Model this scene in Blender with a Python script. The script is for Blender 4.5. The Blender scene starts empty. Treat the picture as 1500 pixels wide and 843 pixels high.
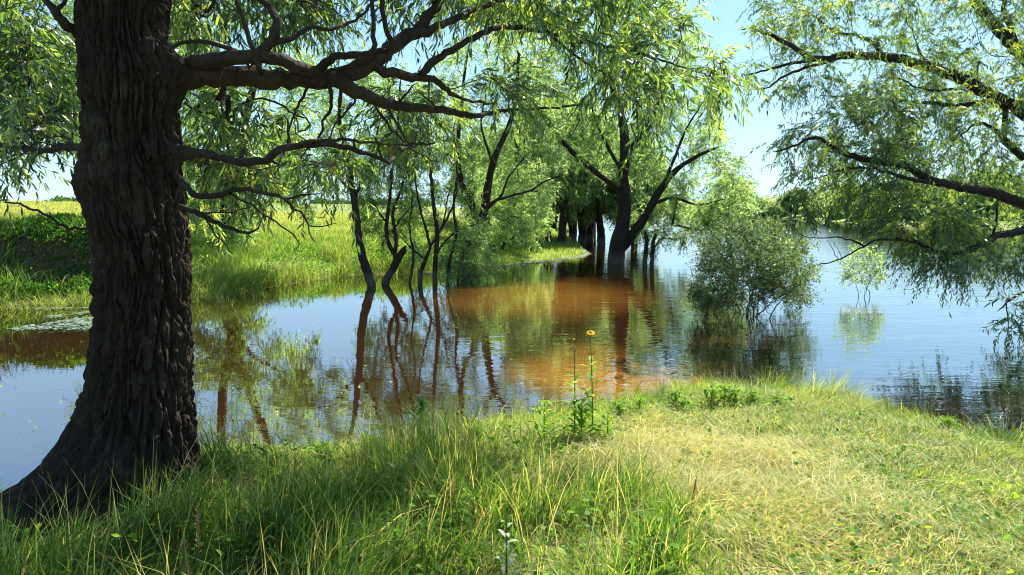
import bpy, math
import numpy as np
from mathutils import Vector
sc = bpy.context.scene
C = sc.collection
rng = np.random.default_rng(11)
R = math.radians

# ------------------------------------------------------------------ camera model (used to survey the site)
EYE = 2.3
F = 1000.0
PITCH = math.atan((421.5 - 305.0) / F)
CP, SP = math.cos(PITCH), math.sin(PITCH)
def ray(px, py):
    u = (px - 750.0) / F; v = (421.5 - py) / F
    return np.array([u, CP + v * SP, -SP + v * CP])
def P(px, py, Y):
    r = ray(px, py); return np.array([0, 0, EYE]) + r * (Y / r[1])
def W(px, py, z=0.0):
    r = ray(px, py); t = (z - EYE) / r[2]
    return (r[0] * t, r[1] * t)
SUN_AZ, SUN_EL = R(38), R(50)
SUN = np.array([math.sin(SUN_AZ) * math.cos(SUN_EL), math.cos(SUN_AZ) * math.cos(SUN_EL), math.sin(SUN_EL)])

# ------------------------------------------------------------------ helpers
def norm(a):
    return a / np.maximum(np.linalg.norm(a, axis=-1, keepdims=True), 1e-9)
def _h(i, j, k, seed):
    with np.errstate(over='ignore'):
        n = (i * np.uint32(374761393) + j * np.uint32(668265263) + k * np.uint32(2147483647 - 5) + np.uint32(seed * 974711))
        n = (n ^ (n >> np.uint32(13))) * np.uint32(1274126177)
        n = n ^ (n >> np.uint32(16))
    return (n & np.uint32(0xffffff)).astype(np.float64) / 16777215.0
def vnoise(p, seed=0):
    p = np.asarray(p, float)
    i = np.floor(p); f = p - i; u = f * f * (3 - 2 * f)
    I = i.astype(np.int64).astype(np.uint32)
    o = 0
    for a in (0, 1):
        wa = u[:, 0] if a else 1 - u[:, 0]
        for b in (0, 1):
            wb = u[:, 1] if b else 1 - u[:, 1]
            for c in (0, 1):
                wc = u[:, 2] if c else 1 - u[:, 2]
                o = o + wa * wb * wc * _h(I[:, 0] + np.uint32(a), I[:, 1] + np.uint32(b), I[:, 2] + np.uint32(c), seed)
    return o
def fbm(p, octv=4, seed=0):
    p = np.asarray(p, float); s = 0; a = .5; t = 0
    for k in range(octv):
        s = s + a * vnoise(p * 2 ** k + 17.3 * k, seed + k); t += a; a *= .5
    return s / t
def n2(x, y, s, seed=0, octv=3):
    return fbm(np.stack([x * s, y * s, np.zeros_like(x) + .5], 1), octv, seed)
def worley(p, seed):
    i = np.floor(p).astype(np.int64); f1 = np.full(len(p), 9.0); f2 = f1.copy()
    for a in (-1, 0, 1):
        for b in (-1, 0, 1):
            for c in (-1, 0, 1):
                n = i + np.array([a, b, c]); u = n.astype(np.uint32)
                q = n + np.stack([_h(u[:, 0], u[:, 1], u[:, 2], seed + k) for k in (1, 2, 3)], 1)
                d = np.linalg.norm(q - p, axis=1); f2 = np.minimum(f2, np.maximum(f1, d)); f1 = np.minimum(f1, d)
    return f1, f2
def sstep(x, a, b):
    t = np.clip((x - a) / (b - a), 0, 1); return t * t * (3 - 2 * t)

def mesh_np(name, V, faces, mat, parent=None, attrs=None, smooth=False):
    """faces: list of int arrays (N,3) or (N,4)"""
    me = bpy.data.meshes.new(name)
    V = np.asarray(V, np.float32)
    fl = [np.asarray(f, np.int32) for f in faces if len(f)]
    loops = np.concatenate([f.ravel() for f in fl])
    sizes = np.concatenate([np.full(len(f), f.shape[1], np.int32) for f in fl])
    starts = np.concatenate([[0], np.cumsum(sizes)[:-1]]).astype(np.int32)
    me.vertices.add(len(V)); me.vertices.foreach_set('co', V.ravel())
    me.loops.add(len(loops)); me.loops.foreach_set('vertex_index', loops)
    me.polygons.add(len(sizes)); me.polygons.foreach_set('loop_start', starts)
    if smooth:
        me.polygons.foreach_set('use_smooth', np.ones(len(sizes), bool))
    for k, a in (attrs or {}).items():
        at = me.attributes.new(k, 'FLOAT', 'POINT'); at.data.foreach_set('value', np.asarray(a, np.float32))
    me.materials.append(mat)
    me.update(calc_edges=True)
    o = bpy.data.objects.new(name, me); C.objects.link(o)
    if parent is not None: o.parent = parent
    return o
def tag(o, label=None, cat=None, group=None, kind=None):
    for k, v in (('label', label), ('category', cat), ('group', group), ('kind', kind)):
        if v: o[k] = v
    return o
def empty(name, loc, label, cat, group=None):
    o = bpy.data.objects.new(name, None); C.objects.link(o); o.location = loc; o.empty_display_size = .3
    return tag(o, label, cat, group)
def copy_tree(o, loc, rz, s, label, group):
    c = o.copy(); C.objects.link(c)
    c.location = loc; c.rotation_euler = (0, 0, rz); c.scale = s if hasattr(s, '__len__') else (s, s, s)
    c['label'] = label
    if group: c['group'] = group
    for ch in list(o.children):
        d = ch.copy(); C.objects.link(d); d.parent = c
    return c

# ------------------------------------------------------------------ materials
def newmat(name):
    m = bpy.data.materials.new(name); m.use_nodes = True
    nt = m.node_tree; nt.nodes.clear()
    out = nt.nodes.new('ShaderNodeOutputMaterial')
    return m, nt, out
def N(nt, t, **kw):
    n = nt.nodes.new(t)
    for k, v in kw.items():
        if k in n.inputs.keys() if isinstance(k, str) else False: n.inputs[k].default_value = v
        else: setattr(n, k, v)
    return n
def ramp(nt, stops, src):
    r = nt.nodes.new('ShaderNodeValToRGB'); e = r.color_ramp.elements
    while len(e) > 1: e.remove(e[-1])
    e[0].position = stops[0][0]; e[0].color = (*stops[0][1], 1)
    for p, c in stops[1:]:
        x = e.new(p); x.color = (*c, 1)
    nt.links.new(src, r.inputs[0]); return r
def leaf_mat(name, stops, under, trans_gain=1.3, trans_w=.45, rough=.42, spec=.35, trans_tint=(1.0, 1.0, .5)):
    m, nt, out = newmat(name); L = nt.links.new
    at = N(nt, 'ShaderNodeAttribute', attribute_name='tint')
    rp = ramp(nt, stops, at.outputs['Fac'])
    geo = N(nt, 'ShaderNodeNewGeometry')
    mx = N(nt, 'ShaderNodeMix', data_type='RGBA'); mx.inputs[7].default_value = (*under, 1)
    mu = N(nt, 'ShaderNodeMath', operation='MULTIPLY'); mu.inputs[1].default_value = .75
    L(geo.outputs['Backfacing'], mu.inputs[0]); L(mu.outputs[0], mx.inputs[0]); L(rp.outputs[0], mx.inputs[6])
    pb = N(nt, 'ShaderNodeBsdfPrincipled'); pb.inputs['Roughness'].default_value = rough
    pb.inputs['Specular IOR Level'].default_value = spec
    L(mx.outputs[2], pb.inputs['Base Color'])
    tr = N(nt, 'ShaderNodeBsdfTranslucent')
    tc = N(nt, 'ShaderNodeMix', data_type='RGBA', blend_type='MULTIPLY'); tc.inputs[0].default_value = 1
    tc.inputs[7].default_value = tuple(trans_gain * c for c in trans_tint) + (1,)
    L(rp.outputs[0], tc.inputs[6]); L(tc.outputs[2], tr.inputs['Color'])
    ms = N(nt, 'ShaderNodeMixShader'); ms.inputs[0].default_value = trans_w
    L(pb.outputs[0], ms.inputs[1]); L(tr.outputs[0], ms.inputs[2]); L(ms.outputs[0], out.inputs[0])
    return m
def bark_mat(name, c0, c1, scale=30, bump=.5, stretch=.18, dist=.02, mud=0.0, moss=.15):
    m, nt, out = newmat(name); L = nt.links.new
    tc = N(nt, 'ShaderNodeTexCoord'); mp = N(nt, 'ShaderNodeMapping'); mp.inputs['Scale'].default_value = (1, 1, stretch)
    L(tc.outputs['Object'], mp.inputs[0])
    n1 = N(nt, 'ShaderNodeTexNoise'); n1.inputs['Scale'].default_value = scale; n1.inputs['Detail'].default_value = 6
    n2_ = N(nt, 'ShaderNodeTexNoise'); n2_.inputs['Scale'].default_value = 3.1; n2_.inputs['Detail'].default_value = 3
    L(mp.outputs[0], n1.inputs[0]); L(tc.outputs['Object'], n2_.inputs[0])
    ad = N(nt, 'ShaderNodeMath', operation='MULTIPLY_ADD'); ad.inputs[1].default_value = .6
    L(n2_.outputs[0], ad.inputs[0])
    mu = N(nt, 'ShaderNodeMath', operation='MULTIPLY'); mu.inputs[1].default_value = .5
    L(n1.outputs[0], mu.inputs[0]); L(mu.outputs[0], ad.inputs[2])
    rp = ramp(nt, [(.3, c0), (.72, c1)], ad.outputs[0])
    pb = N(nt, 'ShaderNodeBsdfPrincipled'); pb.inputs['Roughness'].default_value = .9; pb.inputs['Specular IOR Level'].default_value = .15
    g = N(nt, 'ShaderNodeNewGeometry'); sz = N(nt, 'ShaderNodeSeparateXYZ'); L(g.outputs['Position'], sz.inputs[0])
    za = N(nt, 'ShaderNodeMath', operation='MULTIPLY_ADD'); za.inputs[1].default_value = -.5; L(n2_.outputs[0], za.inputs[0]); L(sz.outputs[2], za.inputs[2])
    mz = N(nt, 'ShaderNodeMapRange'); mz.inputs[1].default_value = .22; mz.inputs[2].default_value = .02; mz.inputs[4].default_value = mud; L(za.outputs[0], mz.inputs[0])
    mm = N(nt, 'ShaderNodeMix', data_type='RGBA'); mm.inputs[7].default_value = (.13, .105, .08, 1); L(mz.outputs[0], mm.inputs[0]); L(rp.outputs[0], mm.inputs[6])
    n3 = N(nt, 'ShaderNodeTexNoise'); n3.inputs['Scale'].default_value = 2.3; n3.inputs['Detail'].default_value = 7; n3.inputs['Roughness'].default_value = .7; L(tc.outputs['Object'], n3.inputs[0])
    mo = N(nt, 'ShaderNodeMapRange'); mo.inputs[1].default_value = .55; mo.inputs[2].default_value = .68; mo.inputs[4].default_value = moss; L(n3.outputs[0], mo.inputs[0])
    m2 = N(nt, 'ShaderNodeMix', data_type='RGBA'); m2.inputs[7].default_value = (.085, .095, .060, 1); L(mo.outputs[0], m2.inputs[0]); L(mm.outputs[2], m2.inputs[6])
    L(m2.outputs[2], pb.inputs['Base Color'])
    bp = N(nt, 'ShaderNodeBump'); bp.inputs['Strength'].default_value = bump; bp.inputs['Distance'].default_value = dist
    L(n1.outputs[0], bp.inputs['Height']); L(bp.outputs[0], pb.inputs['Normal']); L(pb.outputs[0], out.inputs[0])
    return m

M_bark = bark_mat('old_bark', (.012, .008, .006), (.046, .032, .022), 34, 1.0, .22, .02, 0, .4)
M_bark2 = bark_mat('bark', (.010, .007, .005), (.060, .044, .031), 22, 1.0, .4, .03, .7)
M_twig = bark_mat('twig_bark', (.03, .022, .015), (.10, .075, .05), 40, .3, .4, .004)
M_leaf = leaf_mat('willow_leaf', [(0, (.014, .034, .016)), (.35, (.048, .105, .028)), (.7, (.125, .21, .040)), (1, (.28, .31, .06))], (.16, .20, .15), 2.5, .5, .33, .6, (1.06, 1, .45))
M_leaf_far = leaf_mat('willow_leaf_silvery', [(0, (.036, .070, .034)), (.5, (.115, .19, .080)), (.85, (.21, .295, .12)), (1, (.32, .37, .17))], (.22, .27, .19), 3.0, .6, .42, .4, (1.05, 1, .55))
M_bush = leaf_mat('bush_leaf', [(0, (.016, .036, .012)), (.5, (.045, .090, .022)), (1, (.12, .17, .035))], (.06, .10, .04), 2.0, .42, .5, .15)
M_riverbush = leaf_mat('river_bush_leaf', [(0, (.020, .044, .020)), (.5, (.066, .115, .042)), (1, (.15, .20, .075))], (.11, .15, .09), 2.2, .46, .45, .3)
M_hillbush = leaf_mat('hill_bush_leaf', [(0, (.06, .10, .045)), (.5, (.13, .20, .08)), (1, (.22, .28, .11))], (.2, .26, .14), 2.0, .45)
M_grass = leaf_mat('grass_blade', [(0, (.024, .070, .012)), (.3, (.065, .150, .016)), (.52, (.145, .235, .040)), (.68, (.27, .32, .075)), (.82, (.48, .41, .17)), (1, (.62, .55, .36))], (.20, .25, .09), 1.7, .47, .5, .14, (1.05, 1, .55))
M_weed = leaf_mat('broad_leaf', [(0, (.028, .075, .014)), (.5, (.070, .165, .020)), (1, (.22, .32, .03))], (.10, .19, .06), 2.2, .5, .55, .12)
M_pale = leaf_mat('pale_leaf', [(0, (.14, .22, .12)), (1, (.30, .38, .24))], (.35, .4, .3), 1.2, .35)
M_seed = leaf_mat('seed_head', [(0, (.20, .10, .045)), (1, (.42, .29, .14))], (.3, .2, .1), 1.2, .3)
M_yellow = leaf_mat('yellow_petal', [(0, (.62, .33, .002)), (1, (.70, .40, .004))], (.6, .33, .004), .9, .3, .6, .1)

# ------------------------------------------------------------------ shorelines and terrain
NEAR = np.array([(-60, 1.0), (-14, 2.4), (-8, 3.6), W(-250, 790), W(-90, 762), W(0, 742), W(90, 705), W(160, 686), W(300, 664), W(450, 660), W(600, 650),
                 W(700, 636), W(790, 622), W(880, 606), W(960, 592), W(1010, 584), W(1060, 579), W(1130, 585), W(1190, 594), W(1250, 607), W(1320, 623), W(1400, 644),
                 W(1500, 672), W(1600, 700), W(1750, 735), (8.5, 4.2), (14, 3.0), (60, -6), (60, -200), (-60, -200)])
LEFT = np.array([(-400, 10), (-60, 12), W(-700, 478), W(-350, 462), W(-150, 454), W(0, 447), W(70, 444), W(130, 442), W(210, 443), W(290, 440), W(345, 430), W(400, 420), W(460, 410), W(520, 404),
                 W(580, 402), W(640, 399), W(700, 394), W(740, 389), W(780, 385), W(815, 380), W(838, 377), W(852, 371), W(846, 363), W(838, 356), W(830, 349), W(828, 342), W(836, 335), W(846, 329),
                 W(860, 323), (24, 200), (30, 420), (60, 4500), (-4500, 4500), (-4500, 10)])
RIGHT = np.array([(95, 4500), (80, 420), W(1030, 316), W(1070, 317), W(1100, 318), W(1160, 321), W(1215, 324), W(1260, 328), W(1330, 331), W(1400, 334), W(1500, 337), W(1600, 341), W(1900, 351), (160, 60), (600, -60), (4500, -300), (4500, 4500)])
def sdf(poly, x, y):
    d = np.full(x.shape, 1e9); ins = np.zeros(x.shape, bool)
    n = len(poly)
    for i in range(n):
        ax, ay = poly[i]; bx, by = poly[(i + 1) % n]
        ex, ey = bx - ax, by - ay
        t = np.clip(((x - ax) * ex + (y - ay) * ey) / (ex * ex + ey * ey + 1e-12), 0, 1)
        d = np.minimum(d, np.hypot(x - ax - t * ex, y - ay - t * ey))
        c = ((ay > y) != (by > y)) & (x < (bx - ax) * (y - ay) / (by - ay + 1e-12) + ax)
        ins ^= c
    return np.where(ins, d, -d)
def height(x, y, detail=True):
    x = np.asarray(x, float); y = np.asarray(y, float)
    dn, dl, dr = sdf(NEAR, x, y), sdf(LEFT, x, y), sdf(RIGHT, x, y)
    nz = n2(x, y, .9, 5)
    # near bank
    hn = .30 * sstep(dn, -.15, 1.0) + .26 * sstep(dn, .6, 3.6) + .12 * sstep(dn, 3, 6) + (.13 * (nz - .5) + .09 * (n2(x, y, 3.2, 6, 2) - .5)) * sstep(dn, 0, 1.5) - .03
    # left bank: steep eroded bank far left, gentle meadow to the right
    az = x / np.maximum(y, 1.0)
    st = 1 - sstep(az, -.60, -.43)
    lowz = 1 - sstep(az, -.16, .0)
    hl_g = (.12 + .5 * lowz) * sstep(dl, -.1, 2.2) + .4 * lowz * sstep(dl, 2, 7) + 3.1 * sstep(dl, 4, 120) * (.4 + .6 * lowz) + .35 * (n2(x, y, .12, 9) - .5) * sstep(dl, 1, 8)
    dw = dl + 1.1 * (n2(x, y, .45, 15) - .5)
    hl_s = .25 * sstep(dl, -.1, .7) + 1.40 * sstep(dw, .8, 1.9) + 1.6 * sstep(dl, 4, 90) + .5 * (n2(x, y, .7, 13) - .5) * sstep(dl, .6, 2)
    hl = st * hl_s + (1 - st) * hl_g + .12 * (n2(x, y, 1.3, 21) - .5) * sstep(dl, .2, 1.5)
    # far right bank
    hr = .5 * sstep(dr, -.5, 3) + (4.6 + 4.6 * n2(x, y, .012, 31)) * sstep(dr, 4, 60) + 3.0 * sstep(dr, 50, 300) + 1.2 * (n2(x, y, .06, 33) - .5) * sstep(dr, 5, 30)
    bed = -.06 - .9 * sstep(-np.maximum(np.maximum(dn, dl), dr), 0, 6)
    h = np.where(dn > -.3, np.maximum(hn, bed), bed)
    h = np.where(dl > -.3, np.maximum(hl, bed), h)
    h = np.where(dr > -1, np.maximum(hr, bed), h)
    return h
def gz(x, y): return float(height(np.array([x]), np.array([y]))[0])

def ground():
    ang = np.concatenate([np.linspace(-50, 50, 560, endpoint=False), np.linspace(50, 310, 180, endpoint=False)])
    ang = np.radians(ang)
    rad = np.concatenate([np.linspace(.4, 9, 120, endpoint=False), np.geomspace(9, 80, 170, endpoint=False), np.geomspace(80, 4200, 90)])
    A, Rr = np.meshgrid(ang, rad)
    x = (Rr * np.sin(A)).ravel(); y = (Rr * np.cos(A)).ravel()
    z = height(x, y)
    na, nr = len(ang), len(rad)
    i = np.arange(nr - 1)[:, None] * na; j = np.arange(na)[None, :]; j2 = (j + 1) % na
    q = np.stack([i + j, i + na + j, i + na + j2, i + j2], -1).reshape(-1, 4)
    V = np.stack([x, y, z], 1)
    c = len(V); V = np.vstack([V, [[0, 0, gz(0, 0.01)]]])
    t = np.stack([np.full(na, c), np.arange(na), (np.arange(na) + 1) % na], 1)
    dn = sdf(NEAR, V[:, 0], V[:, 1])
    m, nt, out = newmat('ground_soil'); L = nt.links.new
    g = N(nt, 'ShaderNodeNewGeometry')
    sx = N(nt, 'ShaderNodeSeparateXYZ'); L(g.outputs['True Normal'], sx.inputs[0])
    a = N(nt, 'ShaderNodeTexNoise'); a.inputs['Scale'].default_value = .35; a.inputs['Detail'].default_value = 8; a.inputs['Roughness'].default_value = .65
    b = N(nt, 'ShaderNodeTexNoise'); b.inputs['Scale'].default_value = 9; b.inputs['Detail'].default_value = 6
    L(g.outputs['Position'], a.inputs[0]); L(g.outputs['Position'], b.inputs[0])
    mxn = N(nt, 'ShaderNodeMath', operation='MULTIPLY_ADD'); mxn.inputs[1].default_value = .45
    mu = N(nt, 'ShaderNodeMath', operation='MULTIPLY'); mu.inputs[1].default_value = .55
    L(b.outputs[0], mxn.inputs[0]); L(a.outputs[0], mu.inputs[0]); L(mu.outputs[0], mxn.inputs[2])
    gr = ramp(nt, [(.32, (.06, .10, .025)), (.46, (.12, .17, .035)), (.55, (.19, .22, .06)), (.66, (.27, .25, .11))], mxn.outputs[0])
    so = ramp(nt, [(.3, (.05, .032, .018)), (.7, (.13, .085, .05))], b.outputs[0])
    at = N(nt, 'ShaderNodeAttribute', attribute_name='soil')
    mr = N(nt, 'ShaderNodeMapRange'); mr.inputs[1].default_value = .80; mr.inputs[2].default_value = .62
    L(sx.outputs[2], mr.inputs[0])
    mxx = N(nt, 'ShaderNodeMath', operation='MAXIMUM'); L(mr.outputs[0], mxx.inputs[0]); L(at.outputs['Fac'], mxx.inputs[1])
    mx = N(nt, 'ShaderNodeMix', data_type='RGBA'); L(mxx.outputs[0], mx.inputs[0]); L(gr.outputs[0], mx.inputs[6]); L(so.outputs[0], mx.inputs[7])
    pb = N(nt, 'ShaderNodeBsdfPrincipled'); pb.inputs['Roughness'].default_value = .95; pb.inputs['Specular IOR Level'].default_value = .1
    bp = N(nt, 'ShaderNodeBump'); bp.inputs['Strength'].default_value = .8; bp.inputs['Distance'].default_value = .06
    L(mxn.outputs[0], bp.inputs['Height']); L(bp.outputs[0], pb.inputs['Normal'])
    L(mx.outputs[2], pb.inputs['Base Color']); L(pb.outputs[0], out.inputs[0])
    soil = (.55 * sstep(dn, -2, 0.2)) * (dn > -2)
    dl = sdf(LEFT, V[:, 0], V[:, 1])
    soil = np.maximum(soil, (1 - sstep(np.abs(dl), .1, .55)) * .7)
    o = mesh_np('ground', V, [q, t], m, None, {'soil': soil}, True)
    tag(o, kind='structure')
ground()

def water():
    m, nt, out = newmat('river_water'); L = nt.links.new
    g = N(nt, 'ShaderNodeNewGeometry')
    sp = N(nt, 'ShaderNodeSeparateXYZ'); L(g.outputs['Position'], sp.inputs[0])
    # calm in the flooded backwater on the left, rippled out on the river
    cal = N(nt, 'ShaderNodeMapRange'); cal.inputs[1].default_value = -3.5; cal.inputs[2].default_value = 4.5; cal.inputs[3].default_value = .12; cal.inputs[4].default_value = 1.0
    L(sp.outputs[0], cal.inputs[0])
    mp = N(nt, 'ShaderNodeMapping'); mp.inputs['Scale'].default_value = (.55, 1.5, 1); L(g.outputs['Position'], mp.inputs[0])
    w1 = N(nt, 'ShaderNodeTexNoise'); w1.inputs['Scale'].default_value = 2.4; w1.inputs['Detail'].default_value = 3; w1.inputs['Roughness'].default_value = .55; w1.inputs['Distortion'].default_value = .4
    w2 = N(nt, 'ShaderNodeTexNoise'); w2.inputs['Scale'].default_value = .5; w2.inputs['Detail'].default_value = 2
    L(mp.outputs[0], w1.inputs[0]); L(mp.outputs[0], w2.inputs[0])
    ws = N(nt, 'ShaderNodeMath', operation='MULTIPLY_ADD'); ws.inputs[1].default_value = 1.6; L(w2.outputs[0], ws.inputs[0]); L(w1.outputs[0], ws.inputs[2])
    wm = N(nt, 'ShaderNodeMath', operation='MULTIPLY'); L(ws.outputs[0], wm.inputs[0]); L(cal.outputs[0], wm.inputs[1])
    bp = N(nt, 'ShaderNodeBump'); bp.inputs['Strength'].default_value = 1.0; bp.inputs['Distance'].default_value = .008
    L(wm.outputs[0], bp.inputs['Height'])
    # peaty brown water body, brightening to the orange of painted sunlit patches
    sl = N(nt, 'ShaderNodeAttribute', attribute_name='silt_and_light')
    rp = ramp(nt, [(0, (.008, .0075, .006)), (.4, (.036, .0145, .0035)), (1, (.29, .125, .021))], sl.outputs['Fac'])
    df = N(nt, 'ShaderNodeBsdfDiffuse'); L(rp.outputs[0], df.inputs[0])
    gl = N(nt, 'ShaderNodeBsdfGlossy'); gl.inputs['Roughness'].default_value = .012; L(bp.outputs[0], gl.inputs['Normal'])
    fr = N(nt, 'ShaderNodeFresnel'); fr.inputs['IOR'].default_value = 1.34; L(bp.outputs[0], fr.inputs['Normal'])
    fm = N(nt, 'ShaderNodeMapRange'); fm.inputs[1].default_value = 0; fm.inputs[2].default_value = .6; fm.inputs[3].default_value = .40; fm.inputs[4].default_value = .92; L(fr.outputs[0], fm.inputs[0])
    ms = N(nt, 'ShaderNodeMixShader'); L(fm.outputs[0], ms.inputs[0]); L(df.outputs[0], ms.inputs[1]); L(gl.outputs[0], ms.inputs[2]); L(ms.outputs[0], out.inputs[0])
    ang = np.radians(np.concatenate([np.linspace(-48, 48, 240, endpoint=False), np.linspace(48, 312, 60, endpoint=False)]))
    rad = np.concatenate([np.linspace(2, 40, 170, endpoint=False), np.geomspace(40, 4100, 50)])
    A, Rr = np.meshgrid(ang, rad); x = (Rr * np.sin(A)).ravel(); y = (Rr * np.cos(A)).ravel(); na, nr = len(ang), len(rad)
    # brown murk, with sunlit patches at the backwater's mouth painted in as orange
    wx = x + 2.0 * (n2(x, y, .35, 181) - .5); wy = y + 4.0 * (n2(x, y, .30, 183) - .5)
    silt_and_light = .33 * (1 - sstep(x - .12 * y, 1.8, 5.5))
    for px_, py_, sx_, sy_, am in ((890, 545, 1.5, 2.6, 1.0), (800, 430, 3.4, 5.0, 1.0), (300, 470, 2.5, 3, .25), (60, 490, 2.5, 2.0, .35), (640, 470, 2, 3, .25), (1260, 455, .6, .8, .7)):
        a_, b_ = W(px_, py_); silt_and_light = np.maximum(silt_and_light, am * np.exp(-((wx - a_) / sx_) ** 2 - ((wy - b_) / sy_) ** 2))
    silt_and_light = np.maximum(silt_and_light, .62 * np.exp(-np.maximum(-sdf(LEFT, x, y), 0) / 1.1) * (x < 4) * (sdf(LEFT, x, y) > -6))  # the bank's brown-yellow reflection painted in along the left shore
    silt_and_light = np.clip(silt_and_light * (.75 + .5 * n2(x, y, .6, 185)), 0, 1)
    i = np.arange(nr - 1)[:, None] * na; j = np.arange(na)[None]; j2 = (j + 1) % na
    q = np.stack([i + j, i + na + j, i + na + j2, i + j2], -1).reshape(-1, 4)[:, ::-1]
    tag(mesh_np('river_water', np.stack([x, y, 0 * x], 1), [q], m, None, {'silt_and_light': silt_and_light}), kind='structure')
water()

# ------------------------------------------------------------------ tree growing
def densify(pts, step):
    pts = np.asarray(pts, float)
    if len(pts) < 2: return pts, np.zeros(len(pts))
    ext = np.vstack([2 * pts[0] - pts[1], pts, 2 * pts[-1] - pts[-2]])
    out = []; par = []
    for i in range(len(pts) - 1):
        a, b, c, d = ext[i:i + 4]
        n = max(1, int(np.ceil(np.linalg.norm(c - b) / step)))
        for k in range(n):
            t = k / n
            out.append(.5 * (2 * b + (c - a) * t + (2 * a - 5 * b + 4 * c - d) * t * t + (3 * b - a - 3 * c + d) * t ** 3)); par.append((i + t) / (len(pts) - 1))
    out.append(pts[-1]); par.append(1.0)
    return np.array(out), np.array(par)

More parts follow.
